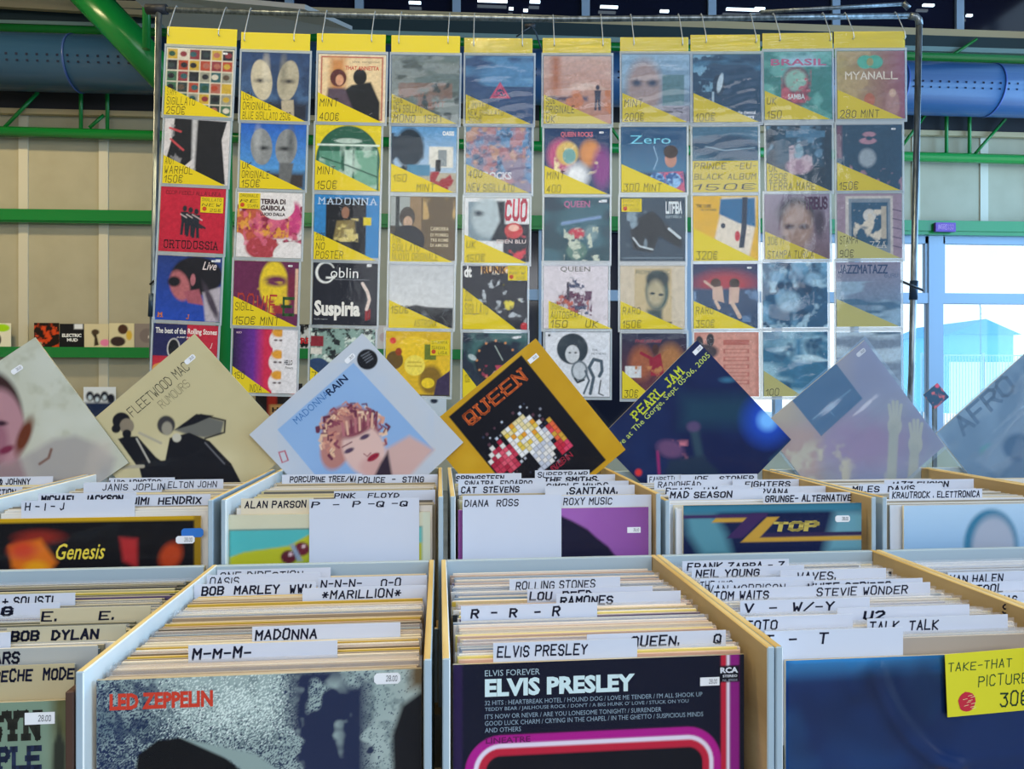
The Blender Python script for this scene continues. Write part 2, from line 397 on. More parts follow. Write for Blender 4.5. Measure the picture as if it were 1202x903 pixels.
window('window_2', xb0 - .04, xe, [(xb0, .07), (hx(912), .09), (hx(1003), .06), (hx(1096), .19), (hx(1235), .08), (xe - .05, .08)], M_GLASS, False)

def hpipe(a, b, y, r, x0=-7.5, x1=8.1, n=12):
    """Straight pipe seen through two picture points of the plane y, carried on to both ends of the hall."""
    A, B = HALL.at(*a, y), HALL.at(*b, y); f = lambda x: A[2] + (B[2] - A[2]) * (x - A[0]) / (B[0] - A[0])
    return [(x0, y, f(x0)), (x1, y, f(x1))], r, n
def pipe_obj(name, spec, m, parent=None, **kw):
    mb = MB()
    for pts, r, n in spec: mb.tube(pts, r, n)
    return mb.build(name, m, parent, smooth=True, **kw)
tr = empty('roof_truss', (0, 0, 0), label='long green tubular truss running along the back wall under the dark panes', cat='truss')
pipe_obj('top_chord', [hpipe((60, 35), (1150, 69), 8.85, .055)], M_GREEN, tr)
pipe_obj('bottom_chord', [hpipe((60, 156), (1150, 186), 8.85, .06)], M_GREEN, tr)
for px, py0, py1 in ((95, 108, 156), (126, 108, 156), (635, 135, 178), (1111, 130, 182), (1138, 130, 182)):
    a, b = HALL.at(px, py0 - 40, 8.85), HALL.at(px, py1, 8.85); pipe_obj('strut', [([a, b], .022, 8)], M_GREEN, tr)
for p0, p1 in (((105, 150), (122, 135)), ((710, 140), (728, 165)), ((1145, 180), (1180, 140)), ((45, 108), (5, 150)), ((1060, 170), (1090, 130)), ((1113, 68), (1146, 46))):
    a, b = HALL.at(*p0, 8.85), HALL.at(*p1, 8.85); pipe_obj('web_brace', [([a, b], .02, 8)], M_GREEN, tr)
for nm, y0, y1, y2, y3, m, yy in (('upper_wall_rail', 59, 54, 63, 57, mat('grey_green', '7f9a98', .5), 8.93), ('middle_wall_rail', 130, 134, 155, 161, M_CREAM, 8.93)):
    A, B = HALL.at(60, (y0 + y1) / 2 if nm[0] == 'm' else 29, yy), HALL.at(1150, 158 if nm[0] == 'm' else 60, yy)
    k = (B[2] - A[2]) / (B[0] - A[0]); z0, z1 = A[2] + k * (-7.5 - A[0]), A[2] + k * (8 - A[0])
    MB().add([(-7.5, yy - .03, z0 - .03), (8, yy - .03, z1 - .03), (8, yy + .03, z1 - .03), (-7.5, yy + .03, z0 - .03), (-7.5, yy - .03, z0 + .03), (8, yy - .03, z1 + .03), (8, yy + .03, z1 + .03), (-7.5, yy + .03, z0 + .03)],
             [(0, 3, 2, 1), (4, 5, 6, 7), (0, 1, 5, 4), (3, 7, 6, 2), (0, 4, 7, 3), (1, 2, 6, 5)]).build(nm, m,
             label='pale narrow rail on the back wall ' + ('under' if nm[0] == 'm' else 'above') + ' the blue duct', cat='rail')
MB().box(-7.5, 8, 8.94, 8.99, hz(1150, 160) , hz(1150, 132)).build('duct_shade', mat('duct_shade_dark', '2a2a2e', .7), kind='structure')  # dark strip standing for the shade under the duct
MB().box(-7.5, 8, 8.94, 8.985, hz(1150, 62), hz(1150, 46)).build('trim_2', mat('teal_band', '26383c', .7), kind='structure')

du = empty('ventilation_duct', (0, 0, 0), label='large blue round ventilation duct with rows of small holes along the back wall', cat='duct')
dp, dr, _ = hpipe((60, 74), (1150, 106), 8.45, .30)
pipe_obj('duct_tube', [(dp, dr, 40)], M_DUCT, du)
for px in (90, 700, 1050, 1160):
    a = HALL.at(px, 90, 8.45)[0]; z = dp[0][2] + (dp[1][2] - dp[0][2]) * (a + 7.5) / 15.6
    pipe_obj('seam_ring', [([(a - .012, 8.45, z), (a + .012, 8.45, z)], .306, 40)], mat('seam', '35508f', .3), du)
mb = MB()
for k in range(150):
    a = -7.4 + k * .104; z = dp[0][2] + (dp[1][2] - dp[0][2]) * (a + 7.5) / 15.6
    for t in (-.12, -.32):
        y = 8.45 - .302 * math.cos(t); zz = z + .302 * math.sin(t)
        mb.add([(a - .012, y, zz - .012), (a + .012, y, zz - .012), (a + .012, y, zz + .012), (a - .012, y, zz + .012)], [(0, 1, 2, 3)])
mb.build('vent_holes', mat('hole_dark', '0c1230', .9), du, kind='stuff')

# green column and braces in front of the back wall
def seg(px0, py0, px1, py1, y, r, name, label, cat='brace', m=M_GREEN):
    a, b = HALL.at(px0, py0, y), HALL.at(px1, py1, y); a = (a[0], a[1], min(a[2], 6.88))
    return pipe_obj(name, [([a, b], r, 16)], m, label=label, cat=cat)
c0 = HALL.at(263, 455, 8.0)
pipe_obj('support_column', [([(c0[0], 8.0, 0), (c0[0], 8.0, 6.88)], .085, 20)], M_GREEN, label='thick vertical green column behind the first two hanging columns of records', cat='column')
seg(52, -60, 218, 116, 7.9, .17, 'diagonal_brace', 'thick diagonal green tube at the top left crossing the blue duct')
seg(172, -90, 172, 58, 7.5, .038, 'vertical_strut', 'thin vertical green tube left of the rack post at the top left')
seg(217, -90, 198, 128, 7.3, .06, 'short_brace', 'green tube just right of the left rack post, behind the first yellow header')
seg(222, -90, 222, 36, 7.95, .05, 'short_strut', 'short vertical green tube above the first yellow header')
# roof beam at the top left
A = HALL.at(150, -8, 6.0); B = HALL.at(358, 11, 6.0); C_ = HALL.at(395, -4, 6.3)
MB().add([A, B, (B[0], B[1], B[2] + .04), (A[0], A[1], A[2] + .04), (A[0], 7.2, A[2] + .15), (C_[0], 7.2, C_[2] + .15), (C_[0], 7.2, C_[2] + .19), (A[0], 7.2, A[2] + .19)],
    [(0, 1, 2, 3), (0, 4, 5, 1), (3, 2, 6, 7), (1, 5, 6, 2), (0, 3, 7, 4), (4, 7, 6, 5)]).build('roof_panel', mat('roof_grey', '9a9894', .6),
    label='grey sheet roof panel edge above the top left of the rack', cat='roof panel')
for (a, b, t) in (((0, 6), (185, 17), 'pale timber beam across the top left corner above the green pipe'),):
    A, B = HALL.at(-300, -12, 8.8), HALL.at(320, 25, 8.8)
    MB().add([(A[0], 8.77, A[2] - .03), (B[0], 8.77, B[2] - .03), (B[0], 8.83, B[2] - .03), (A[0], 8.83, A[2] - .03), (A[0], 8.77, A[2] + .03), (B[0], 8.77, B[2] + .03), (B[0], 8.83, B[2] + .03), (A[0], 8.83, A[2] + .03)],
        [(0, 3, 2, 1), (4, 5, 6, 7), (0, 1, 5, 4), (3, 7, 6, 2), (0, 4, 7, 3), (1, 2, 6, 5)]).build('timber_beam', M_CREAM, label=t, cat='beam')
# glowing bars added before the clerestory panes to stand for lamp reflections
ML = mat('lamp_reflection_glow', 'dff4ff', .5, emit=2.2)
for i, (px, py, w) in enumerate(((487, 3, 16), (578, 1, 40), (628, 2, 14), (600, 10, 6), (617, 12, 6), (715, 8, 24), (780, 13, 12), (872, 11, 46), (892, 10, 14), (1090, 6, 16), (1138, 18, 8))):
    a = HALL.at(px, py, 8.93); w *= .0045
    MB().box(a[0] - w, a[0] + w, 8.92, 8.95, a[2] - .012, a[2] + .012).build('lamp_reflection', ML, label='small glowing white tube lamp before the dark panes at the top edge', cat='lamp', group='small tube lamps before the dark panes')

# green rails along the back wall that carry small framed covers
def wall_rail(pa, pb, hgt, dep, label, y=8.98, xr=8.0):
    A, B = HALL.at(60, pa, y), HALL.at(1150, pb, y); k = (B[2] - A[2]) / (B[0] - A[0]); f = lambda x: A[2] + k * (x - A[0])
    mb = MB(); h = hgt / 2
    for x0, x1 in ((-7.5, xr),):
        z0, z1 = f(x0), f(x1)
        mb.add([(x0, y - dep, z0 - h), (x1, y - dep, z1 - h), (x1, y, z1 - h), (x0, y, z0 - h), (x0, y - dep, z0 + h), (x1, y - dep, z1 + h), (x1, y, z1 + h), (x0, y, z0 + h)],
               [(0, 3, 2, 1), (4, 5, 6, 7), (0, 1, 5, 4), (3, 7, 6, 2), (0, 4, 7, 3), (1, 2, 6, 5)])
    mb.build('wall_rail', M_GREEN, label=label, cat='rail'); return f
wall_rail(255, 268, .13, .12, 'green rail along the back wall at the height of the third row of covers')
wall_rail(260, 275, .07, .10, 'narrow green ledge right below the upper green wall rail')
f2 = wall_rail(414, 420, .12, .12, 'green rail low on the back wall carrying a row of small covers', xr=xd0)
f3 = wall_rail(497, 492, .12, .12, 'lowest green rail on the back wall behind the tilted records', xr=xd0)

# exit-like sign on the rail
a = HALL.at(1109, 267, 8.83)
sg = empty('small_sign', a, label='small purple rectangular sign on the teal rail above the bright window', cat='sign')
MB().box(-.13, .13, -.02, .02, -.055, .055).build('sign_box', mat('sign_purple', '6a3f9a', .5), sg)
mb = MB(); put_text(mb, 'INGRESSO', -.1, -.03, .1, .03, -.0215, 'e6b8e0', 'h'); mb.build('lettering', P_PAPER, sg)

# outside: shed, wire fence, lamp post, pavement
sh = empty('blue_shed', HALL.at(1152, 455, 34)[:2] + (0,), label='pale blue gabled shed seen through the right window', cat='shed')
zq = lambda py, y=34: hz(1150, py, y) ; w = 1.62; z0, z1 = zq(392), zq(375)
M_SHED = mat('shed_blue', '5fc3e6', .7)
MB().box(-w, w, 0, 5, 0, z0).build('wall', M_SHED, sh)
MB().add([(-w - .2, -.3, z0 - .05), (w + .2, -.3, z0 - .05), (0, -.3, z1), (-w - .2, 5, z0 - .05), (w + .2, 5, z0 - .05), (0, 5, z1)],
    [(0, 1, 2), (3, 5, 4), (0, 2, 5, 3), (2, 1, 4, 5), (0, 3, 4, 1)]).build('roof', mat('shed_roof', '3fa6d4', .6), sh)
MB().box(-w, w, -.05, 0, 0, zq(425)).build('door', mat('shed_door', 'd4f2fa', .7), sh)
fe = empty('wire_fence', (hx(1155, 22), 22, 0), label='pale wire fence outside the right window before the shed', cat='fence')
zf = hz(1150, 418, 22); mf = mat('fence_wire', 'a9dcec', .6)
mb = MB()
for k in range(40): mb.box(-2 + k * .1, -1.985 + k * .1, 0, .015, 0, zf)
mb.build('wires', mf, fe, kind='stuff'); MB().box(-2, 2, -.01, .03, zf, zf + .04).build('top_wire', mf, fe)
for k in (-2, 0, 2): MB().box(k - .03, k + .03, 0, .06, 0, zf + .1).build('post', mf, fe)
a = HALL.at(1151, 378, 36)
lp = empty('street_lamp', (a[0] * 32.5 / 36, 32.5, 0), label='thin curved street lamp above the roof of the blue shed', cat='lamp')
pipe_obj('pole', [([(0, 0, 0), (0, 0, a[2] + .3), (-.05, 0, a[2] + .55), (-.35, 0, a[2] + .72), (-.8, 0, a[2] + .72)], .025, 8)], mat('lamp_grey', '4a8ca8', .5), lp)
MB().box(-1.1, -.7, -.05, .05, a[2] + .68, a[2] + .74).build('lamp_head', mat('lamp_grey'), lp)
MB().box(-12, 16, 9.4, 60, -.12, -.02).build('pavement', mat('pavement_pale', 'dfeaec', .9), kind='structure')

# small covers standing on the wall rails
def wall_cover(px0, px1, py1, f, label, art, y=8.90, hgt=None):
    xa, xb = HALL.at(px0, 400, y)[0], HALL.at(px1, 400, y)[0]; s = xb - xa
    z = f((xa + xb) / 2) + .06
    e_ = empty('record', ((xa + xb) / 2, y, z), label=label, cat='record', group='small covers on the wall rails')
    h = hgt or s; sc = MB()
    o = add_mesh('cover', cover_mesh(art, s, th=.004), e_, (0, 0, h / 2 if hgt is None else h / 2)); o.scale = (1, 1, h / s)
    return o
N_ = 28
wall_cover(-16, 13, 0, f2, 'small cover with a lime green splash, leftmost on the low green rail', Art('e8e2cc', N_).e(.65, .2, .3, .16, 'a8d818').e(.35, .7, .25, .3, '2a2018'))
wall_cover(40, 69.5, 0, f2, 'small cover with orange-red blotches over black on the low green rail', Art('20140f', N_).n_('d8481c', 5, .5, 3).n_('e8d8c0', 3, .62, 9, .1, .05, .5, .25).r(0, .8, .3, 1, '8ab090'))
wall_cover(70, 98.5, 0, f2, 'small black cover with two words in white capitals on the low green rail', Art('17171b', N_).r(.6, 0, .95, .22, 'e6e8ee').t('ELECTRIC', .1, .42, .9, .57, 'f0f0f0', 'B').t('MUD', .3, .62, .75, .76, 'f0f0f0', 'B'))
wall_cover(99, 127.5, 0, f2, 'small cream cover with a bent dark figure and pink patch on the low green rail', Art('d9cba4', N_).e(.45, .35, .16, .12, '4a3a28').p([(.3, .4), (.5, .45), (.6, .9), (.4, .95), (.42, .6)], '3b2f22').e(.85, .8, .2, .15, 'e880a8'))
wall_cover(128, 157.5, 0, f2, 'small cream cover with a dark brown swirling figure on the low green rail', Art('dccfa6', N_).e(.55, .25, .2, .2, '4a2f22').e(.35, .75, .3, .2, '3a2a2a').e(.8, .5, .12, .2, 'd8b040'))
wall_cover(158, 187, 0, f2, 'small grey-mauve cover beside the left rack post on the low green rail', Art('8d8078', N_).e(.5, .5, .3, .3, '7c6e6a').r(.55, .5, .8, .6, 'ddd2c8'))
wall_cover(350, 379, 0, f2, 'small black and white cover with red letters seen between the second and third hanging columns', Art('d8d4cc', N_).n_('15151a', 6, .45, 5).t('RE', .1, .55, .5, .8, 'd0222c', 'B'))
wall_cover(437, 465, 0, f2, 'small pale pink cover seen between the third and fourth hanging columns', Art('e8d8cc', N_).e(.5, .5, .2, .2, 'd8b8b0'))
wall_cover(60, 88, 0, f3, 'small dark cover with an orange patch behind the leftmost tilted record', Art('1c1718', N_).e(.9, .3, .4, .3, 'e07040'))
wall_cover(98, 136, 0, f3, 'small blue-black photo cover with four dark heads between the two leftmost tilted records', Art('dfe6f0', N_).e(.2, .3, .12, .16, '14182c').e(.42, .36, .12, .16, '14182c').e(.65, .3, .12, .16, '14182c').e(.85, .38, .12, .16, '14182c').r(.05, .5, 1, 1, '1c2c50', .1).e(.2, .34, .06, .08, 'c8d8e8').e(.42, .4, .06, .08, 'c8d8e8').e(.65, .34, .06, .08, 'c8d8e8'))
wall_cover(300, 355, 0, f3, 'black and red cover low behind the tilted records left of the blue portrait sleeve', Art('1a1416', N_).r(.25, 0, .45, 1, '9c2418').r(.75, 0, .9, 1, 'c02428').r(.3, .62, 1, 1, 'b98a50').t('HE', .35, .7, .6, .85, '2a1a14', 'B'), hgt=.40)
wall_cover(495, 524, 0, f3, 'small white cover with a dark dot low behind the fifth hanging column', Art('e6e8ec', N_).e(.5, .4, .15, .1, '303848'), hgt=.32)

# ================================================================== THE RACK
DR = 3.55
rk = empty('display_rack', (0, 0, 0), rz=RACK.rz, label='galvanised pipe frame from which the yellow-headed columns of records hang', cat='rack')
R = lambda px, py, y=DR: RACK.at(px, py, y)
def rpipe(name, pts, r, m=M_STEEL, n=12): return pipe_obj(name, [(pts, r, n)], m, rk)
PT = .07
fl = (R(170, 455)[0], DR + PT, .012); fr_ = (R(1064, 455)[0], DR + PT, .012)
yb = DR + PT
rpipe('post', [fl, R(179, 400, yb), R(186.5, 14, yb)], .0145)
rpipe('post', [fr_, R(1070, 440, yb), R(1079, 28, yb)], .0145)
rpipe('elbow', [R(1079, 30, yb), R(1078.5, 23, yb), R(1075, 19.5, yb), R(1068, 18.5, yb)], .0165)
rpipe('top_pipe', [R(181, 11, yb), R(400, 17.5, yb), R(640, 22.5, yb), R(860, 21, yb), R(1070, 18.5, yb)], .0135)
rpipe('upper_pipe', [R(893, 14, yb + .03), R(1062, 4.5, yb + .03)], .009)
rpipe('pipe_end', [R(1060, 3, yb + .03), R(1067, 10, yb + .03)], .013)
rpipe('joint_block', [R(172, 11, yb), R(196, 11, yb)], .024, mat('dark_joint', '22242a', .5))
for px, a, b in ((179.5, 345, 372), (1073, 330, 352)): rpipe('coupling', [R(px, a, yb), R(px - 1, b, yb)], .019, mat('dark_steel', '2b3f55', .4, metal=.5))
rpipe('clamp_handle', [R(176, 334, yb - .03), R(190, 322, yb - .05)], .005, mat('dark_rod', '20242c', .4))
rpipe('clamp_handle', [R(1050, 327, yb - .03), R(1084, 341, yb - .05)], .006, mat('dark_rod'))
for q in (fl, fr_): MB().box(q[0] - .05, q[0] + .05, yb - .35, yb + .35, 0, .02).build('foot', M_STEEL, rk)
wcl = empty('wire_clamp', (0, 0, 0), rz=RACK.rz, label='twisted wire clamp on the top pipe above the gap between the fifth and sixth columns', cat='clamp')
pipe_obj('wire', [([R(606, 43, yb - .04), R(624, 31, yb - .05), R(629, 38, yb - .05), R(635, 57, yb - .05)], .004, 6), ([R(628, 30, yb - .04), R(626, 27, yb - .03), R(616, 33, yb - .05)], .004, 6)], mat('dark_steel'), wcl)
pipe_obj('knot', [([R(616, 31, yb - .045), R(628, 30, yb - .045)], .012, 8)], mat('dark_joint'), wcl)

# measured left and top edges of the fifty covers, column by column
L_ = [[194, 283, 373, 459.5, 546.5, 638, 730, 813.5, 897, 982.5], [192, 282, 370, 459, 547, 639, 729, 813, 899.5, 982], [187.5, 278, 368.5, 458, 545, 639, 728, 813.7, 897.5, 982.6], [183.5, 274, 367, 456.5, 543, 638, 728, 813.7, 895.5, 981.5], [179, 273, 364, 452.6, 543, 640, 730, 815, 896, 982]]
T_ = [[57, 62.5, 64, 65.5, 66, 66, 64, 64, 61, 60], [140, 145, 147, 149, 149.5, 151, 149, 149, 147.5, 147], [220, 226, 229, 231, 232.5, 232, 232, 230, 228, 227], [301, 307, 306, 309.6, 311, 310, 310.5, 310, 308.5, 307.7], [381, 385.5, 386, 389, 391, 390, 392, 390, 389.5, 390]]
SZ = [.325, .314, .312, .310, .310]
TILT = [2.6, 1.7, 1.3, .9, .5, .2, 0, -.3, -.5, -.4]
M_FILM = film('pocket_film', .08, .012, 'dfeaff', .35, .25, 10)
M_FILM3 = film('hazy_glare_pocket_film', .10, .06, 'cfe4ff', .8, .4, 10)  # vinyl haze, raised and tinted to hold the window glare on the pockets
M_FILM2 = film('sleeve_film', .07, .006, 'eef4ff', .3, .3, 8)
M_WELD = film('pocket_weld', .15, .42, 'e4eef4', 1.0, 0)
M_YEL = mat('header_yellow', 'e6d21c', .5)
M_WIRE = mat('hook_wire', 'c4ccd2', .3, metal=.5)
def wavy(sx, sz, n, amp, seed, name):
    """Thin slack plastic sheet, centred, facing -y, with its own folds."""
    Rn = np.random.RandomState(seed); ph = Rn.rand(6) * 6.28; fr = 6 + Rn.rand(6) * 26
    u, v = np.meshgrid(np.linspace(-.5, .5, n), np.linspace(-.5, .5, n))
    d = sum(np.sin(fr[k] * (v + .25 * u * (k % 3 - 1)) + ph[k]) / (1 + k * .4) for k in range(6)) * amp
    d = d * (1 - (2 * u) ** 4) * (1 - (2 * v) ** 4)
    mb = MB(); mb.add([(float(a) * sx, float(-abs(c)), float(b) * sz) for a, b, c in zip(u.ravel(), v.ravel(), d.ravel())],
        [(j * n + i, j * n + i + 1, (j + 1) * n + i + 1, (j + 1) * n + i) for j in range(n - 1) for i in range(n - 1)])
    me = mb.mesh(name, M_FILM, True); return me
def weld_mesh(s):
    mb = MB(); o, i = s / 2 + .0155, s / 2 + .002; ox = s / 2 + .010
    mb.box(-ox, -i, -.002, .002, -o, o); mb.box(i, ox, -.002, .002, -o, o); mb.box(-i, i, -.002, .002, i, o); mb.box(-i, i, -.002, .002, -o, -i)
    return mb.mesh('pocket_edge', M_WELD)
ORD = ['first', 'second', 'third', 'fourth', 'fifth', 'sixth', 'seventh', 'eighth', 'ninth', 'tenth']
shiny = [0, 0, 0, 1, 1, 1, 1, 1, 1, 1]
cols_ = []
HEAD = [(196, 278, 33, 56), (283, 364, 39, 60), (372, 452.6, 40, 61), (459.5, 540, 42, 63), (545, 625, 45, 64), (637, 717, 45, 64), (728, 808, 44, 62), (810.6, 892, 41, 61), (895, 977, 39, 58), (979, 1062, 37, 57)]
sheets = [wavy(.33, .335, 22, (.0003, .0016, .003)[k], 5 + k, 'pocket_sheet') for k in range(3)]
for k in (1, 2): sheets[k].materials.clear(); sheets[k].materials.append(M_FILM3)
for i in range(10):
    x0, x1, y0, y1 = HEAD[i]
    cpos = RACK.at((x0 + x1) / 2, 455, DR)
    c = empty('record_hanger', RACK.W((cpos[0], DR, H + .2)), rz=RACK.rz, cat='hanger', group='clear pocket strips on the rack',
        label=ORD[i] + ' clear pocket strip from the left under a yellow header card')
    cols_.append((c, cpos))
    loc = lambda px, py, dy=0: (RACK.at(px, py, DR)[0] - cpos[0], dy, RACK.at(px, py, DR)[2] - H - .2)
    a, b = loc(x0, y0), loc(x1, y1); m_ = ((a[0] + b[0]) / 2, 0, (a[2] + b[2]) / 2); w_, h_ = (b[0] - a[0]) / 2, (a[2] - b[2]) / 2
    rot = (0, math.radians(TILT[i]), 0)
    hc = MB().box(-w_, w_, -.001, .001, -h_, h_).build('header_card', M_YEL, c, m_, rot)
    o = add_mesh('header_film', sheets[1 + i % 2] if i > 3 else sheets[0], hc, (0, -.004, 0)); o.scale = (w_ / .165, 1 if i > 3 else .5, h_ / .1675)
    for r_ in range(5):
        px, py, s = L_[r_][i], T_[r_][i], SZ[r_]; hp = s * FPX / DR / 2
        q = loc(px + hp, py + hp)
        o = add_mesh('pocket_edge', weld_mesh(s), c, (q[0], 0, q[2])); o.rotation_euler = rot
        wav = 2 if (i >= 8 and r_ >= 3) or (r_ == 0 and i in (3, 4, 5, 6)) else (1 if i > 7 or (r_ == 0 and i > 2) or (i in (4, 7) and r_ == 1) else 0)
        o = add_mesh('pocket_sheet', sheets[wav], o, (0, -.006, 0)); o.rotation_euler = (0, math.pi if (i + r_) % 2 else 0, 0)
        o.scale = (s / .315, 1.0, s / .315)
    for side in (0, 1):                          # wire hooks over the top pipe
        px = x0 + 12 if side == 0 else x1 - 12
        tp = 11 + (px - 181) * .03 if px < 400 else (17.5 + (px - 400) * .021 if px < 640 else 22.5 - (px - 640) * .008)
        dx = -.008 + .002 * i
        A = R(px, tp, yb); b = R(px, y0 + 8, DR)
        hk = empty('wire_hook', RACK.W(A), rz=RACK.rz, cat='hook', group='wire hooks on the top pipe',
            label='thin wire hook holding the ' + ('left' if side == 0 else 'right') + ' end of the ' + ORD[i] + ' yellow header from the left')
        f = lambda x, y, z: (x, y, z)
        dz = b[2] - A[2]; dy = b[1] - A[1]
        pipe_obj('wire', [([f(0, .012, .004), f(0, .006, .017), f(0, -.008, .017), f(dx * .3, -.018, .0), f(dx, dy - .004, dz + .03), f(dx, dy - .012, dz), f(dx, dy - .006, dz - .006), f(dx * .5, dy + .006, dz + .004), f(-.012, dy + .008, dz + .03)], .0024, 6)], M_WIRE, hk)

# ------------------------------------------------------------------ the fifty hanging covers
Y1, Y2 = 'e3cf12', 'd8c524'
def A_(bgc, **k): return Art(bgc, 96, **k)
COV = {}
# row 1
a = A_('ddd8c6'); Rr = random.Random(4); pal = ['2c3a3a', '8a3038', '3f6b50', 'c9a83a', '1d1f28', 'b06a58', 'd8d0c0', '5a4a3a', '2a5a60', '9a9a8a', 'b0452a', '23503c']
for q in range(36):
    cx, cy = q % 6, q // 6; x_, y_ = .02 + cx * .163, .02 + cy * .163; a.r(x_, y_, x_ + .145, y_ + .145, pal[Rr.randrange(12)]); a.e(x_ + .07 + Rr.uniform(-.02, .02), y_ + .07, .05, .04, pal[Rr.randrange(12)])
COV[0, 0] = (a, 'grid of many tiny square pictures on white')
COV[0, 1] = (A_('2e5286').g('24406e', '4a6c96', 'v', a=0, b=.8).n_('1c3054', 4, .5, 3, o=.6).r(0, .72, 1, 1, '232a3c', .1).e(.3, .4, .155, .3, 'c9c0a8', a=-8).e(.69, .4, .155, .3, 'b8b09a', a=8).e(.3, .41, .09, .03, '34343a', .04).e(.69, .41, .09, .03, '34343a', .04).e(.36, .3, .04, .2, 'd8d0bc', .08).e(.62, .3, .04, .2, '8c8878', .08).p([(.6, .7), (.78, .68), (.8, 1), (.62, 1)], 'b9ae98'), 'two pale ovals before a blue stormy field')
COV[0, 2] = (A_('e8d8bc').r(.04, .03, .96, .97, 'b04a3a').r(.06, .05, .94, .95, 'e6cfa6').r(.18, .05, .4, .6, 'c88a50', .12).e(.3, .35, .12, .13, '5a2a2a').e(.32, .38, .06, .08, 'd8a080').e(.62, .33, .1, .12, '15171c').p([(.5, .45), (.78, .4), (.92, .7), (.92, 1), (.55, 1), (.3, .6)], '14191f', .03).p([(.15, .5), (.4, .5), (.6, 1), (.1, 1)], '5a4a5a', .04).t('THAT ANNETTA', .4, .17, .9, .23, 'c8503c', 'b').t('the original', .5, .09, .9, .13, '8a7a6a', 'p'), 'two seated people in profile with red lettering')
COV[0, 3] = (A_('6f7f78').n_('98a09a', 5, .45, 8, sx=3).n_('5a6258', 7, .5, 2, sx=2).n_('a07058', 4, .5, 12, .1, .4, .9, .8, o=.7).n_('3a4440', 6, .6, 7, .3, .4, 1, 1).t('FUNNY', .12, .52, .5, .6, 'b07868', 'h').t('ENT', .55, .68, .8, .76, 'b07868', 'h'), 'murky grey-green painted surface')
COV[0, 4] = (A_('11457c').n_('5aa0d0', 4, .5, 5, 0, 0, 1, .45, sx=3, o=.8).n_('88c4e4', 5, .62, 15, 0, 0, 1, .5, sx=3).p([(.36, .62), (.66, .62), (.51, .38)], 'e0406a').p([(.41, .59), (.61, .59), (.51, .43)], '183a6a').t('SKV', .42, .52, .6, .58, 'f0508a', 'b').t('A', .48, .43, .54, .5, 'f0508a', 'b'), 'small pink triangle on glossy blue')
COV[0, 5] = (A_('d0a090').g('dab8ac', 'c88a70').r(.12, 0, .24, .6, 'c07850', .1).n_('e8cfc0', 6, .5, 9, 0, 0, 1, .5, sx=4, o=.7).r(.1, .6, .65, .66, '504060', .05).fig(.8, .8, .38, '282848', '302848').n_('d88858', 4, .5, 4, .2, .5, 1, 1), 'hazy pink and orange scene with a tiny dark walker')
COV[0, 6] = (A_('7f9cb0').g('8fb4d0', '7088a0').n_('a8c8e0', 6, .45, 4, 0, 0, 1, .5, sx=3, o=.7).e(.33, .5, .26, .42, 'b09a98', .12).e(.22, .42, .07, .05, '304060', .06).e(.45, .42, .07, .05, '304060', .06).r(.6, .3, .92, .75, '5f8a94').r(0, .76, 1, 1, 'a09cac').t('Peter Garner', .62, .77, .9, .81, '303a48', 'p').t('Number a Thing', .62, .83, .9, .87, '101828', 'b'), 'blurred bluish close portrait with a grey-teal block')
COV[0, 7] = (A_('0f4468').n_('8ec4e0', 9, .52, 6, 0, 0, .45, .55, o=.8).n_('4a90b8', 6, .5, 3, 0, 0, 1, .4, sx=4, o=.6).e(.38, .45, .09, .16, '0c3450').e(.4, .42, .04, .14, 'cfe4f0', a=12).r(.28, .55, .31, .75, 'bcd8e8').t('the chemical', .66, .83, .92, .88, 'f0f6ff', 'b').t('brothers', .62, .89, .9, .95, 'f0f6ff', 'b'), 'white streaky shapes on deep blue with tiny white lettering')
COV[0, 8] = (A_('3a8a84').n_('70b8b0', 5, .5, 5, sx=2).e(.47, .5, .2, .3, '8a4a5a', .06).e(.47, .42, .16, .16, '9ac8b8', .05).n_('c86070', 9, .5, 8, .25, .25, .7, .75).n_('a8d0e0', 5, .5, 2, 0, 0, 1, .22, sx=3).t('BRASIL', .1, .1, .92, .2, 'c86a90', 'b').t('SAMBA', .35, .62, .6, .7, 'e8f0f0', 'b'), 'teal cover with a reddish carved mask shape')
COV[0, 9] = (A_('a87a70').g('b8a86a', '9a5a70', 'h').n_('c8b080', 4, .5, 6, 0, 0, .5, .7, o=.6).e(.42, .16, .12, .1, '50b8a0').e(.56, .16, .12, .1, '50b8a0').e(.49, .16, .05, .06, 'a8a060').e(.48, .72, .08, .1, 'c07050').e(.82, .78, .1, .2, 'b8908a', .04).e(.82, .62, .05, .06, 'd8b8a0').t('MYANALL', .12, .3, .9, .42, 'f4ead8', 'l1.3'), 'mauve and yellow cover with a teal double ring and pale capitals')
# row 2
COV[1, 0] = (A_('d8d4d6').p([(.15, .0), (.95, .02), (.88, .3), (.96, .98), (.5, .98), (.46, .6), (.3, .75), (.05, .6), (.12, .3)], '17191f').p([(.42, 0), (.5, 0), (.48, .98), (.44, .98)], 'c8c8cc', .04).n_('9a9aa0', 8, .6, 5, .1, .1, .5, .8, o=.8).l([(.08, .15), (.25, .2)], .03, 'c84a50').l([(.1, .32), (.3, .48)], .03, 'c84a50'), 'black and white close-up of dark folded cloth')
COV[1, 1] = (A_('1c66c0').g('1e5ec0', '58a0dc', 'v', a=0, b=.8).r(0, .74, 1, 1, '3a3434', .1).e(.32, .36, .165, .28, '8d9194', a=-5).e(.7, .36, .165, .28, '8d9194', a=5).e(.34, .38, .09, .03, '2a2e34', .04).e(.68, .38, .09, .03, '2a2e34', .04).e(.26, .28, .04, .18, 'b0b4b8', .08).e(.77, .28, .04, .18, '5c6064', .08).p([(.6, .6), (.82, .6), (.76, .98), (.6, .98)], '6a6d70', .03), 'two grey ovals before a bright blue sky')
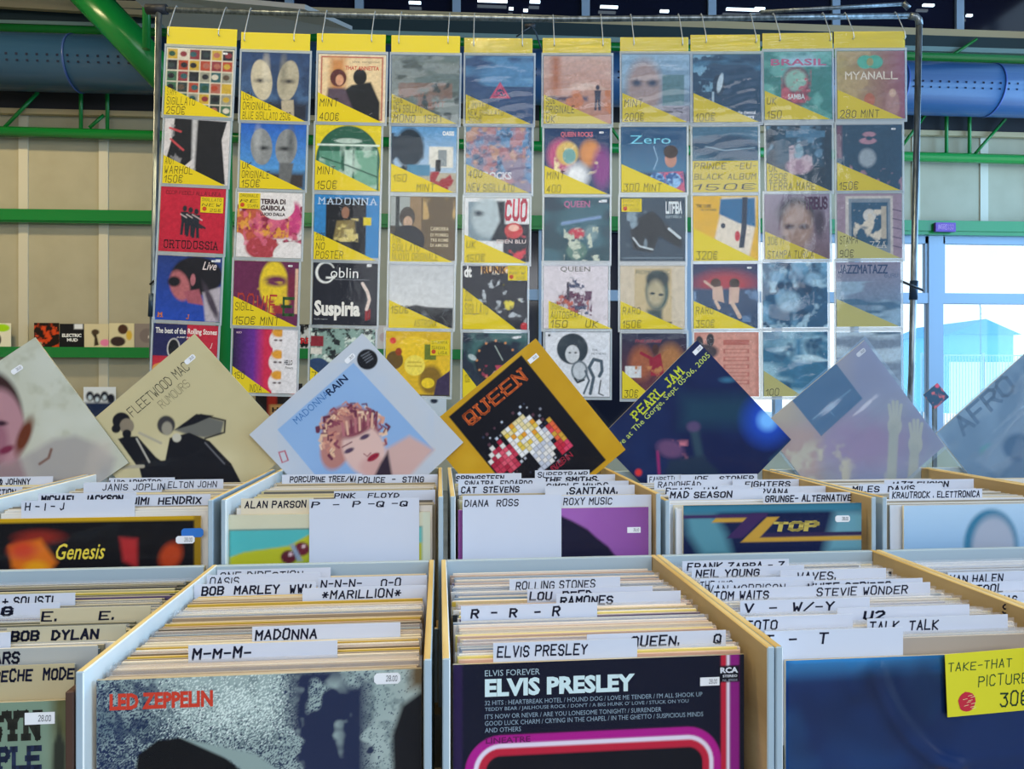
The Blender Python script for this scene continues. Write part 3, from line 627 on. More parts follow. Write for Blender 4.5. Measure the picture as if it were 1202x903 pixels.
COV[1, 2] = (A_(Y1).e(.5, .55, .49, .54, '1f5c48').r(.02, .55, .98, 1, '1f5c48').r(.03, .29, .98, .32, 'd8e8e0').r(.45, .38, .57, 1, 'a8c8bc').r(.6, .38, .95, 1, '6fa890').r(.06, .4, .4, 1, '5a9680').n_('c8dcd4', 5, .55, 3, .05, .3, .95, 1, o=.6).e(.5, .24, .2, .04, 'b8ccc4').l([(.1, .5), (.5, .62), (.95, .78)], .02, '1f5040'), 'green arched gateway print in a yellow surround')
COV[1, 3] = (A_('86b4dc').g('5a9ad0', 'c8d8e4').r(0, .7, 1, 1, 'b8b09c').e(.28, .32, .22, .3, '1d3040', .05).n_('1d3040', 5, .5, 8, 0, .1, .5, .7).r(.58, .3, .95, .62, 'e4e2da').r(.72, .35, .85, .6, '8a949a').r(.25, .58, .6, .75, '4a8ab0', .03).r(.68, .5, .76, .68, '14181e').n_('a02030', 6, .5, 6, .6, .68, .98, .98).t('OASIS', .78, .06, .96, .13, 'f4f4f4', 'B'), 'street scene with a tree, white house and blue car')
COV[1, 4] = (A_('9a8aa4').n_('6a9cc8', 4, .5, 4).n_('c88a90', 5, .52, 12).n_('40648c', 6, .58, 21).n_('d8a890', 7, .6, 31).t('ROCKS', .28, .68, .7, .8, 'eceaf0', 'B'), 'crumpled pink and blue collage with white capitals')
COV[1, 5] = (A_('1f3f6a').e(.25, .42, .2, .25, 'c05080', .1).e(.35, .38, .17, .18, 'd8b860', .05).e(.7, .38, .16, .2, 'd89050', .08).e(.38, .42, .1, .12, '70a8a8').e(.88, .6, .14, .3, '8a3a8a', .1).n_('f0e0b0', 7, .55, 8, .15, .2, .85, .7).e(.5, .72, .17, .18, 'eef0f4', .14).t('QUEEN ROCKS', .25, .05, .74, .14, 'e07888', 'b'), 'purple and blue explosion of colour with pink lettering')
COV[1, 6] = (A_('2f6690').g('24557e', '4a86ac', 'v', a=.2, b=.9).r(0, .7, 1, 1, '1f3a5a', .06).l([(.5, .3), (.56, .5), (.5, .65)], .012, '9ac8e8').e(.76, .5, .09, .12, 'c08a78').e(.76, .38, .11, .1, '30201c').p([(.55, .7), (.95, .68), (.98, 1), (.5, 1)], 'c86080').e(.55, .82, .12, .12, '78b0e0').e(.8, .82, .12, .12, '90c0ea').n_('2a5a9a', 12, .55, 6, .42, .7, .95, .97).t('Zero', .14, .13, .76, .26, '78d0e8', 'p'), 'blue stormy cover with a dark-haired figure and thin cyan word')
COV[1, 7] = (A_('2b5775').g('20486a', '3a6a88').n_('4a7c98', 3, .5, 6, sx=4).l([(.2, .3), (.5, .36), (.95, .32)], .015, '9ac0d4'), 'plain dark slate-blue record')
COV[1, 8] = (A_('123448').r(.15, .1, .85, .6, '1f5470', .1).n_('7aaccc', 5, .62, 4, 0, 0, 1, .5, o=.6).r(.3, .08, .9, .18, '4a80a0').e(.5, .4, .07, .12, '8ab0c0').e(.5, .62, .2, .12, 'b898a8', .04).n_('d8c0c8', 8, .5, 9, .35, .3, .7, .75, o=.8), 'dark blue cover with a small pale seated figure')
COV[1, 9] = (A_('1a4a66').r(0, 0, .08, .5, '7a5068', .05).e(.47, .5, .13, .14, 'a8b4bc', .05).e(.5, .14, .1, .04, 'c090a0').e(.48, .24, .13, .05, 'c090a0').e(.5, .2, .05, .03, '1a4a66').n_('b08898', 7, .6, 8, .2, .6, 1, 1), 'dark teal cover with a pale blurred head under a pink emblem')
# row 3
COV[2, 0] = (A_('c01c38').r(.03, .03, .97, .97, 'b81a34').r(.04, .04, .96, .96, 'c41d3a').t("CCCP FEDELI ALLA LINEA", .08, .06, .92, .12, '5a1018', 'l1').t('ORTODOSSIA', .08, .82, .92, .95, '3a0d18', 's1.3'), 'bright red cover with three dark marching figures')
for k in range(3): COV[2, 0][0].fig(.38 + k * .09, .74 + .02 * k, .46, '1d2430', '20262e').l([(.4 + k * .09, .55), (.6 + k * .05, .62)], .03, '1d2430').l([(.32 + k * .09, .42), (.47 + k * .09, .5)], .015, 'd8c8c8')
COV[2, 1] = (A_('e6e2e4').e(.22, .5, .3, .26, 'c05a40', .04).e(.6, .55, .36, .16, 'b83a68', .04).e(.9, .4, .1, .25, 'c84080', .04).n_('e0a040', 10, .5, 5, 0, .25, .8, .7).n_('8a2040', 9, .56, 6, 0, .2, 1, .8).e(.4, .85, .26, .18, 'b0404a', .03).n_('e07090', 9, .5, 9, .1, .3, 1, .95, o=.7).e(.62, .22, .26, .2, 'e6e2e4').e(.85, .95, .28, .2, 'e6e2e4').e(.02, .75, .1, .12, 'e6e2e4').t('TERRA DI', .36, .1, .74, .18, '3a2028', 'B').t('GAIBOLA', .36, .2, .74, .28, '3a2028', 'B').t('LUCIO DALLA', .36, .31, .74, .36, '28181c', 'B'), 'white cover with pink and orange swirling flowers')
COV[2, 2] = (A_('2e86c8').r(.18, .06, .8, 1, '11141d').e(.48, .27, .06, .09, '9a6a50').p([(.35, .4), (.62, .38), (.66, .7), (.3, .7)], '8a7a4a', .03).n_('d8c880', 9, .52, 5, .28, .36, .68, .72).r(.76, .34, .88, .46, Y1).t('MADONNA', .05, .04, .97, .15, 'c8dcf0', 's'), 'blue cover with a dark doorway and small standing figure')
COV[2, 3] = (A_('4a443c').r(0, 0, .3, .45, 'a8b0b0').r(.08, 0, .14, .5, '30383a').r(.3, 0, .48, .7, '9a8060').r(.48, 0, 1, 1, '6a5a44').n_('c8a870', 4, .5, 9, .5, 0, 1, .35).e(.26, .32, .12, .16, '4a4440').e(.27, .4, .07, .1, 'c8a890').e(.28, .68, .25, .24, '222630').t('CAMORRA', .62, .46, .9, .52, 'd8c8a8', 'b').t('DI PIOMBO', .62, .56, .9, .61, 'd8c8a8', 'b').t('TRE ROME', .62, .64, .9, .69, 'd8c8a8', 'b').t('DI AMORE', .62, .72, .9, .77, 'd8c8a8', 'b'), 'brown photo cover with a bearded man in a dark coat')
COV[2, 4] = (A_('e4e6ea').r(.06, .06, .62, .66, '8296a4').e(.36, .3, .25, .3, 'b9c8cf', .08).e(.22, .24, .07, .04, '2a3a48', .05).p([(.5, .05), (.62, .05), (.62, .66), (.4, .66), (.55, .35)], '1a2430', .04).r(.6, .4, 1, 1, '2a2a38').e(.76, .5, .14, .12, 'c84848').e(.76, .46, .08, .05, 'f0c0b0').n_('d84050', 7, .5, 4, .6, .5, .95, 1).t('CUO', .62, .02, .97, .36, 'd84a62', 'h2').t('EDEN BLU', .5, .64, .95, .7, 'd8c8c8', 'b'), 'pale blue-grey close portrait beside red hollow letters')
COV[2, 5] = (A_('1d4050').g('1d3c50', '24505c').n_('3a6878', 3, .5, 5, sx=2).l([(.28, .4), (.85, .3)], .035, '8aa8d8', .05).e(.5, .55, .13, .08, 'c83a50', .03).e(.72, .55, .1, .12, '7a98a0', .06).e(.5, .82, .16, .14, '5a8078', .03).n_('c8d0c0', 10, .55, 8, .3, .45, .85, .98).t('QUEEN', .3, .05, .7, .17, 'b86a98', 'b').r(.88, .03, .96, .07, 'e8f0f8'), 'dark teal cover with a tangled red and silver shape and mauve capitals')
COV[2, 6] = (A_('33495c').p([(.3, .3), (.5, .2), (.75, .45), (.95, .6), (.95, .8), (.6, .6), (.5, .85), (.2, .8), (.15, .5)], '18222c', .03).n_('8aa0b0', 5, .55, 5, .1, .2, .9, .8).l([(.2, .62), (.3, .75), (.5, .8)], .025, 'c8d4dc').l([(.75, .48), (.92, .62)], .04, 'c8d4dc').r(.04, .92, .96, .94, '6a8090').t('LITFIBA', .7, .06, .95, .25, 'e8f0f4', 'l2.2').t('ELETTRICA', .7, .28, .95, .32, 'b8c8d0', 'p'), 'dark grey-blue cover with shiny leather-like shapes and tall white capitals')
COV[2, 7] = (A_('e0b030').p([(.45, .02), (.97, .02), (.95, .5), (.85, 1), (.4, 1), (.32, .7), (.4, .35)], 'e4d8c8', .04).p([(.42, .05), (.95, .03), (.96, .48), (.7, .42), (.4, .28)], '1f6a9a', .03).p([(.76, .02), (.84, .02), (.82, .5), (.78, .8), (.7, .8), (.74, .5)], '1a3048').e(.46, .46, .035, .04, '1a3048').e(.68, .62, .04, .08, 'c83848').t('THE CURE', .05, .13, .28, .18, '2a2a28', 'l1.6').t('THE TOP WORKS', .1, .2, .36, .23, '2a2a28', 'l1.4'), 'orange-yellow cover with a stylised pale face in a blue cap')
COV[2, 8] = (A_('8a7280').g('9a8aa0', '7a5a60').e(.5, .3, .3, .26, '4a4048', .12).e(.5, .5, .24, .34, 'b09080', .1).e(.38, .5, .08, .04, '4a3038', .05).e(.6, .5, .08, .04, '4a3038', .05).e(.85, .45, .08, .2, '503a48', .06).t('TRIBUS', .62, .04, .97, .24, '5a2a50', 'l2.2'), 'mauve-brown close portrait with dark purple capitals')
COV[2, 9] = (A_('a890a0').r(.13, .04, .86, .96, 'd8d0c8').r(.18, .08, .82, .92, '8a98a4').r(.22, .14, .78, .8, '205878').e(.5, .34, .1, .1, 'e0dcd4').n_('e8dcc8', 8, .5, 6, .25, .25, .75, .75).r(.68, .2, .76, .7, 'c8bca8').t('ZZA', .5, .74, .76, .84, 'e4dcd0', 's'), 'stamp-like cover with a perforated pale border and blue centre')
for k in range(5): COV[2, 9][0].l([(.86, .25 + .14 * k), (.99, .28 + .14 * k)], .015, '5a4a6a')
# row 4
COV[3, 0] = (A_('1c3c9a').g('243c80', '1f4ab4').e(.62, .3, .4, .3, '14121c', .04).e(.36, .46, .15, .24, 'b86a70', .04, a=-20).p([(.42, .55), (.66, .5), (.75, .75), (.5, .72)], 'a85a68', .03).e(.56, .36, .04, .09, 'b8707a').p([(.72, .55), (1, .45), (1, 1), (.78, 1)], 'b8b0bc', .04).e(.86, .7, .05, .3, '4a4050', .04, a=-25).e(.27, .4, .1, .08, '14121c', .04).t('Live', .7, .07, .92, .2, 'e8d8d8', 'i').r(.9, .03, .97, .07, 'f0f0f4').t('M', .03, .88, .12, .96, 'd87a4a', 's2').t('J', .48, .9, .53, .98, 'd87a4a', 's2'), 'blue cover with a dark-haired head in profile and silver jacket')
COV[3, 1] = (A_('6a2450').e(.62, .35, .22, .36, 'e8cc28', .04).e(.66, .3, .18, .08, '6a2450', .06).n_('e0c030', 5, .55, 7, .3, .3, .9, .8).e(.9, .4, .07, .25, '7a2040', .05).r(.95, .1, 1, .8, 'e0b8a0').n_('a03038', 7, .52, 5, .3, .5, .8, .8).t('BOWIE', .05, .52, .68, .82, 'b83a30', 'h1').t('E', .74, .54, .95, .84, '30582c', 's1.5'), 'purple and yellow duotone portrait with bold outline letters')
COV[3, 2] = (A_('181b2a').e(.19, .19, .155, .17, 'eef0f0').e(.2, .19, .125, .14, '181b2a').r(.26, .12, .4, .22, '181b2a').t('oblin', .27, .11, .7, .27, 'eef0f0', 'p').r(.2, .255, .34, .285, 'eef0f0').r(.35, .29, .88, .297, '8a8e98').t('Suspiria', .03, .62, .74, .93, 'f0eeea', 'B').l([(.77, .35), (.85, .48), (.88, .6), (.84, .75)], .05, 'e8d8d0').r(.82, .77, .86, .92, 'a01c28').r(.87, .75, .9, .9, 'a01c28').t('claudio argento', .03, .9, .24, .93, 'b0b4bc', 'p').r(.83, .06, .9, .09, 'f0f0f4'), 'black cover with white ring initial and wavy white lettering')
COV[3, 3] = (A_('d4d8dc').g('c8ccd2', 'e2e4e6').n_('6a7078', 3, .55, 11, 0, 0, .6, .35, sx=2, f=.3).p([(0, .68), (.25, .68), (.42, .64), (.6, .67), (1, .68), (1, 1), (0, 1)], '23262c', .03).n_('5a6068', 9, .6, 4, .4, .7, 1, 1), 'black and white landscape with a low dark hill')
COV[3, 4] = (A_('171c2c').n_('b8c0c8', 9, .6, 7, .2, .2, 1, .9).n_('e8d84a', 7, .68, 9, .6, .3, .95, .7).r(.28, .02, .7, .13, 'd8a040').n_('e8e0d0', 8, .5, 3, .28, .02, .7, .15).t('dt', .02, .02, .14, .2, 'f0f0f0', 'B').t('RUNK', .3, .02, .68, .14, '3a1c1c', 'B').e(.96, .95, .06, .06, 'c83038'), 'black cover scattered with white twisting shapes')
COV[3, 5] = (A_('dcd4dc').e(.48, .6, .26, .12, '6a4060', .08, o=.35).n_('5a2c50', 12, .5, 5, .2, .42, .75, .8).n_('c05a48', 10, .6, 8, .2, .4, .7, .75).r(.36, .28, .4, .55, '3a3044').r(.36, .32, .48, .34, '3a3044').n_('3a4468', 12, .6, 15, .25, .2, .7, .78).t('QUEEN', .26, .04, .72, .13, '5a5a50', 'p'), 'white cover with a tiny crowded purple procession and serif capitals')
COV[3, 6] = (A_('d2c4ae').r(.22, .06, .8, .9, 'c8b48c').e(.57, .42, .18, .3, '3a5858', .04).e(.58, .22, .18, .13, '24383e', .04).e(.55, .45, .13, .2, 'b8ac8c', .07).e(.5, .45, .04, .02, '24383e').e(.63, .47, .04, .02, '24383e').r(.42, .7, .65, .85, '30484c', .05).r(.3, .89, .8, .92, '4a4a48').t('ROMANTIC', .24, .09, .78, .15, '4a6060', 'h'), 'beige cover with a dark green drawn portrait on a tan sheet')
COV[3, 7] = (A_('27365c').g('24305a', '30507a').e(.5, .32, .45, .2, 'b03a48', .16).r(0, .38, 1, 1, '2c4a6e', .06).n_('6a8ab0', 6, .6, 5, 0, .4, 1, .9).e(.35, .3, .08, .08, '4a3028').e(.64, .3, .08, .08, '3a2c28').p([(.3, .36), (.45, .34), (.48, .6), (.3, .55)], 'd0b0a0').p([(.56, .36), (.72, .36), (.7, .6), (.55, .62)], 'd0b0a0').l([(.3, .36), (.18, .27)], .04, 'd0b0a0').l([(.35, .58), (.4, .68)], .05, 'd8bca8').l([(.6, .6), (.72, .82)], .06, 'd8bca8').t('SMOTHER', .2, .05, .8, .11, '5a4060', 's'), 'night sea cover with two pale seated figures and red glow')
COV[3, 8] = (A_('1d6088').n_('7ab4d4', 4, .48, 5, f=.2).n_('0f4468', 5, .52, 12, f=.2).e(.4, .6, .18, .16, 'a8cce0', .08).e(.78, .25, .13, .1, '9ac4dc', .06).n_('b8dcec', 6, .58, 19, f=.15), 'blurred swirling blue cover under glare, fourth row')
COV[3, 9] = (A_('8a8fa4').g('9a93a8', '6a9ab8').n_('a8c8dc', 5, .5, 8, 0, .3, 1, 1, sx=4, o=.8).n_('4a7898', 6, .6, 3, 0, .5, 1, 1, sx=4).t('JAZZMATAZZ', .03, .04, .8, .18, '2a4a78', 'l1.6').t('GURU', .75, .18, .96, .24, '4a6a90', 'h'), 'lilac-grey cover with tall blue capitals along the top')
# row 5
COV[4, 0] = (A_('22245a').r(.52, 0, 1, .55, 'c0243c').r(0, .5, .52, 1, 'c0243c').r(.52, .5, 1, 1, '22245a').e(.32, .38, .1, .16, 'e8e4e0').e(.32, .38, .085, .145, '15151a').e(.2, .7, .2, .1, 'd8a050').t('The best of the', .03, .06, .5, .15, 'f4f0ec', 'b').t('Rolling Stones', .53, .06, .98, .17, 'f4f0ec', 'b').t('JUMP BACK', .36, .19, .66, .22, 'e8e0e0', 'b').t('J', .88, .27, .92, .36, 'f0e8e8', 'i'), 'quartered navy and red cover with white title line')
a = A_('e4e2e8').g('241440', '6a2a9a', 'h', x1=.32, a=0, b=.32).g('6a2a9a', 'd02850', 'h', x0=.32, x1=.62, a=.32, b=.5)
for q in (.18, .52, .84): a.e(.66, q, .1, .14, 'e8e4e8', .02).e(.7, q - .12, .1, .07, 'e0a030', .03).e(.66, q, .03, .015, '5a4a50').e(.74, q, .03, .015, '5a4a50')
a.r(.76, 0, 1, 1, 'e4e2e8').t('HELLO', .8, .48, .93, .56, '20242c', 'b').t('Flowers', .82, .58, .94, .62, '30343c', 'p').t('RSO', .05, .06, .13, .09, 'e8c0d0', 'b'); COV[4, 1] = (a, 'rainbow-to-white cover with three pale profiles stacked')
COV[4, 2] = (A_('8aa8a0').n_('1c2428', 14, .48, 5).n_('d8e4dc', 12, .58, 8).r(0, .12, .2, .28, '8a1c2c').r(0, .3, .18, .4, 'd8d4cc').e(.12, .6, .18, .14, '24406a'), 'busy grey-green speckled collage cover')
COV[4, 3] = (A_('e0b818').e(.45, .3, .28, .22, 'f0cc20').r(.6, .2, .78, .44, '6a7a20').r(.82, .35, 1, 1, 'e8c020').e(.14, .45, .13, .14, '6a5018').e(.2, .32, .05, .06, 'a04018').e(.7, .75, .18, .22, '8a6a18', .06).e(.66, .8, .1, .08, 'f0d020').p([(.8, .75), (1, .6), (1, 1), (.75, 1)], '3a2c50').e(.45, .53, .16, .16, 'f2de5a').l([(.35, .48), (.55, .48)], .012, 'b89820').l([(.34, .54), (.56, .54)], .012, 'b89820').e(.11, .15, .05, .05, 'd83828').r(0, .98, 1, 1, '2a2a30'), 'yellow cover with a round pale seal and brown figures')
a = A_('1b2b40').n_('3f6a6c', 4, .5, 5, f=.2).e(.5, .45, .32, .33, '161c2c', .05).n_('c04060', 9, .6, 9, .3, .5, .8, .9)
for k in range(12): a.e(.52 + .3 * math.cos(k * .52), .42 + .3 * math.sin(k * .52), .018, .018, 'd8905a')
a.l([(.5, .2), (.62, .42)], .012, 'c8d8d0').e(.15, .38, .07, .04, 'b8c8cc', a=30).e(.82, .07, .05, .02, 'e8ecf0').l([(.4, .75), (.5, .6)], .03, 'd8a898'); COV[4, 4] = (a, 'dark teal cover with an orange-dotted dial')
COV[4, 5] = (A_('dfe2ea').e(.42, .26, .24, .24, '2c3a46', .02).e(.42, .34, .11, .14, 'd4d8de').e(.38, .32, .02, .012, '202a34').e(.47, .32, .02, .012, '202a34').e(.53, .6, .13, .16, '6a7680', .02).e(.53, .6, .1, .13, 'c4cad2').l([(.46, .72), (.5, .78), (.6, .74)], .03, '202a34').l([(.7, .95), (.75, .7), (.68, .55), (.75, .42), (.87, .45), (.88, .6), (.84, .68)], .05, '4a5a68').l([(.6, .95), (.68, .75), (.62, .6)], .03, '4a5a68').l([(.86, .75), (.83, .95), (.9, .98)], .02, '202a34').e(.06, .05, .02, .02, '303840').t('THE', .72, .26, .82, .29, '5a6470', 'l').t('MOTHERS', .72, .32, .94, .35, '5a6470', 'l'), 'white cover with an ink drawing of two heads and curling lines')
COV[4, 6] = (A_('3c2a48').g('1c2848', '6a3038').e(.3, .45, .18, .25, 'a86040', .12).e(.75, .45, .2, .28, 'b07848', .12).e(.52, .24, .05, .08, '4a2a28').p([(.42, .4), (.6, .3), (.66, .65), (.45, .65)], '9a1c38', .02).l([(.45, .38), (.3, .3)], .05, '9a1c38').r(.05, .5, .3, .68, 'd8dce0').n_('c08050', 9, .55, 6, .2, .5, .9, .9).t('THE JONES', .2, .09, .62, .15, 'b03048', 'i'), 'dark painted cover with a crimson-coated figure')
COV[4, 7] = (A_('c8887c').r(.1, .02, .95, .98, 'd49a8c').e(.15, .3, .22, .12, '4a4048', .04).e(.25, .12, .06, .1, '3a3840').e(.08, .16, .06, .1, '3a3840').r(.45, .12, .85, .2, 'b86a60'), 'salmon pink cover with a group of dark heads')
for k in range(5): COV[4, 7][0].r(.45, .26 + .12 * k, .85, .33 + .12 * k, 'bc7268').r(.48, .275 + .12 * k, .82, .315 + .12 * k, 'd49a8c')
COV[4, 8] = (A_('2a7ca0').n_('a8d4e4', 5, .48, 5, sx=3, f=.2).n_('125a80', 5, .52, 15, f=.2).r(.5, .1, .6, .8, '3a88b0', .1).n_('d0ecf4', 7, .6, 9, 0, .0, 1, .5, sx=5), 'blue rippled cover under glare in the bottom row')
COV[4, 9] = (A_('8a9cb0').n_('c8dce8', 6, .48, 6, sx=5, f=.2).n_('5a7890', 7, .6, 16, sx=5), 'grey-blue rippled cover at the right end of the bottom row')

# price cards: text lines inside the lower left triangle
CARD = {(0, 0): ['STAMPA', 'SIGILLATO', '250€'], (0, 1): ['USA', 'ORIGINALE', 'BLUE SIGILLATO 250€'], (0, 2): ['MINT', '400€'], (0, 3): ['100€', 'NEW SIGILLATO', 'MONO  1981'],
 (0, 4): ['STAMPA', 'LIMITED', 'NEW SIGILLATO', '300€'], (0, 5): ['150€', 'ORIGINALE', 'UK'], (0, 6): ['MINT', '200€'], (0, 7): ['', '100€'], (0, 8): ['UK', '150'], (0, 9): ['', '280 MINT'],
 (1, 0): ['ANDY', 'WARHOL', '150€'], (1, 1): ['UK', 'ORIGINALE', '150€'], (1, 2): ['MINT', '150€'], (1, 3): ['', '150', '   MINT'], (1, 4): ['400', 'NEW SIGILLATO'], (1, 5): ['MINT', '400'], (1, 6): ['', '300 MINT'],
 (1, 8): ['UK', '250€', 'TERRA MARE'], (1, 9): ['', '150€'], (2, 2): ['200€', 'NO', 'POSTER'], (2, 3): ['175€', 'SIGILLATO', 'NUOVO ORIGINALE'], (2, 4): ['UK', '150€'], (2, 7): ['', '320€'],
 (2, 8): ['30€ IT', 'STAMPA TURCA'], (2, 9): ['STAMPA', '90€'], (3, 1): ['SIGILL', '150€ MINT'], (3, 3): ['150€', '   ASTRONA'], (3, 4): ['200', 'SIGILLATO', ''], (3, 5): ['ORIGINALE', 'AUTOGRAFI', '150    UK'],
 (3, 6): ['RARO', '150€'], (3, 7): ['RARO', '350€'], (3, 9): ['', ''], (4, 1): ['150', '  INDIA'], (4, 2): ['7', ''], (4, 4): ['100€', ''], (4, 6): ['', '30€'], (4, 8): ['', '100'], (0, 99): []}
M_CARD = print_mat('price_card_paper', .6)
TRI = {(3, 4): (.36, .84), (3, 1): (.55, 1.0), (4, 1): (.6, .6), (1, 2): (.54, .98), (4, 2): (.6, .55), (4, 6): (.57, .5), (4, 4): (.55, .35), (4, 8): (.6, .6), (2, 7): (.5, 1.0)}
LBL = {}
def price_card(parent, s, key, lines):
    ty, tx = TRI.get(key, (.57, .97)); c = 'e6cf10' if key[1] < 5 else 'e2cd22'
    if key == (3, 9) or key == (2, 9) or key == (4, 8): c = 'cfc878'
    mb = MB(); f = lambda u, v: ((u - .5) * s, (.5 - v) * s)
    x0 = .08 if key == (3, 5) else .005; x1 = 1.06 if key == (3, 5) else tx
    mb.add([(f(x0, ty)[0], -.0022, f(x0, ty)[1]), (f(x0, 1)[0], -.0022, f(x0, 1)[1]), (f(x1, 1)[0], -.0022, f(x1, 1)[1]),
            (f(x0, ty)[0], -.0012, f(x0, ty)[1]), (f(x0, 1)[0], -.0012, f(x0, 1)[1]), (f(x1, 1)[0], -.0012, f(x1, 1)[1])],
           [(0, 1, 2), (5, 4, 3), (0, 3, 4, 1), (1, 4, 5, 2), (0, 2, 5, 3)], 0, c)
    n = len(lines)
    for i, t in enumerate(lines):
        if not t.strip(): continue
        lead = len(t) - len(t.lstrip()); t = t.strip()
        v1 = ty + (1 - ty) * ((i + 1) / n if n > 1 else 1) * .97; v0 = v1 - (1 - ty) * (.55 if n == 2 else .8) / max(n, 2)
        um = x0 + (tx - x0) * ((v0 + v1) / 2 - ty) / (1 - ty); u0 = x0 + .03 + lead * .12; u1 = min(um * .92, u0 + (v1 - v0) * .62 * len(t))
        if key == (3, 5): u1 = min(u1 + .1, .9)
        if u1 - u0 < .05: u1 = u0 + .1
        a, b = f(u0, v1), f(u1, v0); put_text(mb, t, a[0], a[1], b[0], b[1], -.0024, '35300f', 'h.85')
    return mb.build('price_card', M_CARD, parent)
def note_card(parent, s, u0, v0, u1, v1, lines, c='e6cf10', dot=True):
    mb = MB(); f = lambda u, v: ((u - .5) * s, (.5 - v) * s); a, b = f(u0, v1), f(u1, v0)
    mb.box(a[0], b[0], -.0022, -.0012, a[1], b[1], 0, c); n = len(lines)
    for i, t in enumerate(lines):
        q0 = v0 + (v1 - v0) * (i + .2) / n; q1 = v0 + (v1 - v0) * (i + .8) / n; p = f(u0 + .02 + (.0 if i < n - 1 or not dot else (u1 - u0) * .35), q1); q = f(u1 - .03, q0)
        put_text(mb, t, p[0], p[1], q[0], q[1], -.0025, '35300f', 'h.85')
    if dot:
        p = f(u0 + (u1 - u0) * .18, v0 + (v1 - v0) * .76); mb.poly([(p[0] + .035 * s * math.cos(k * .785), p[1] + .035 * s * math.sin(k * .785)) for k in range(8)], -.0026, 0, 'c84a1c')
    return mb.build('price_card', M_CARD, parent)
def sticker(parent, x, z, w, y=-.0015, txt='28.00', hexa=True, name='price_sticker'):
    h = w * .42; mb = MB(); e_ = w * .1 if hexa else 0
    mb.add([(-w / 2, -y * 0, 0)], []); mb.v.clear()
    pts = [(-w / 2 + e_, -h / 2), (w / 2 - e_, -h / 2), (w / 2, -h / 4), (w / 2, h / 4), (w / 2 - e_, h / 2), (-w / 2 + e_, h / 2), (-w / 2, h / 4), (-w / 2, -h / 4)]
    k = len(pts); mb.add([(a, 0, b) for a, b in pts] + [(a, .0004, b) for a, b in pts], [tuple(range(k)), tuple(range(2 * k - 1, k - 1, -1))] + [(i, i + k, (i + 1) % k + k, (i + 1) % k) for i in range(k)], 0, 'eef0f4')
    put_text(mb, txt, -w * .05, -h * .25, w * .38, h * .25, -.0002, '3a4050', 'h1.2')
    return mb.build(name, P_PAPER, parent, (x, y, z))

ROWN = ['top row', 'second row', 'third row', 'fourth row', 'bottom row']
for (r_, i), (art, desc) in sorted(COV.items()):
    s = SZ[r_]; hp = s * FPX / DR / 2; p = RACK.at(L_[r_][i] + hp, T_[r_][i] + hp, DR)
    e_ = empty('record', RACK.W(p), rz=RACK.rz, ry=math.radians(TILT[i]), cat='record', group='records hanging on the rack',
               label=desc + ', ' + ROWN[r_] + ' of ' + ORD[i] + ' hanging column')
    e_['label'] = 'hanging record, ' + desc if len(desc.split()) < 13 else desc; assert len(e_['label'].split()) < 16, desc
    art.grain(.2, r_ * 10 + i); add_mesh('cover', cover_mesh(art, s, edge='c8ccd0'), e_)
    if (r_, i) in CARD: price_card(e_, s, (r_, i), CARD[r_, i])
    if (r_, i) == (1, 7): note_card(e_, s, .0, .52, 1, 1, ['PRINCE  -EU-', 'BLACK ALBUM', '150€'], dot=False)
    if (r_, i) == (2, 0): note_card(e_, s, .62, .14, .97, .38, ['SIGILLATO', 'NEW', '25€'])
    if (r_, i) == (2, 1): note_card(e_, s, .02, .02, .35, .26, ['ORIGINALE', 'RE', 'STAMPA'])
    if (r_, i) == (2, 6): note_card(e_, s, .02, .02, .33, .22, ['DISCO', 'MINT', '60€'])
    if (r_, i) == (3, 4): note_card(e_, s, .7, .01, 1, .24, ['SIGILLATO', 'NEW', '100€'])
    if (r_, i) == (4, 3): note_card(e_, s, .69, .13, .98, .37, ['STAMPA', 'SIGIL', 'USA'])
    if (r_, i) in ((0, 0), (3, 0), (3, 2), (1, 5), (2, 5), (3, 7), (1, 9), (4, 4), (3, 1)): sticker(e_, .37 * s, .44 * s, .07 * s)

# ================================================================== TABLES AND CRATES
M_PAINT = mat('crate_paint', 'a9bcc8', .5, noise=(7, '9fb2be', (1, 1, 1)))
M_PLY = mat('plywood_edge', 'dcc68c', .6, noise=(40, 'c4a460', (1, .1, 1)))
M_PLYF = mat('plywood_face', 'b7a27a', .65, noise=(12, '9c8660', (1, .15, 1)))
M_DKW = mat('dark_side', '4a3328', .6)
M_GREYB = mat('crate_back', 'a3b4be', .55)
M_LITSIDE = mat('crate_lit_side', 'f0f0ea', .5)  # window light on the inner face, put into the pale colour
M_TABLE = mat('table_top', '8c8478', .6)
RIM1, RIM2 = .277, .178
CH = .345
z_tab = H - RIM1 - CH
tb = empty('market_table', TABLE.W((.2, 1.2, 0)), rz=TABLE.rz, label='long trestle table under the record crates', cat='table')
MB().box(-1.75, 1.65, -.5, .55, z_tab - .03, z_tab).build('table_top', M_TABLE, tb)
for a in (-1.6, 0, 1.5):
    for b in (-.4, .45): MB().box(a - .025, a + .025, b - .025, b + .025, 0, z_tab - .03).build('leg', M_STEEL, tb)
rs = empty('riser', TABLE.W((.2, 1.43, z_tab)), rz=TABLE.rz, label='low plank riser that lifts the rear row of crates', cat='riser')
MB().box(-1.7, .17, -.2, .23, RIM1 - RIM2 - .018, RIM1 - RIM2).build('board', M_PLYF, rs)
MB().box(.173, 1.6, -.2, .23, RIM1 - RIM2 - .032, RIM1 - RIM2 - .012).build('board', M_PLYF, rs)
for a in (-1.6, -.5, .6, 1.5): MB().box(a - .01, a + .01, -.2, .23, 0, RIM1 - RIM2 - .032).build('support', M_PLYF, rs)

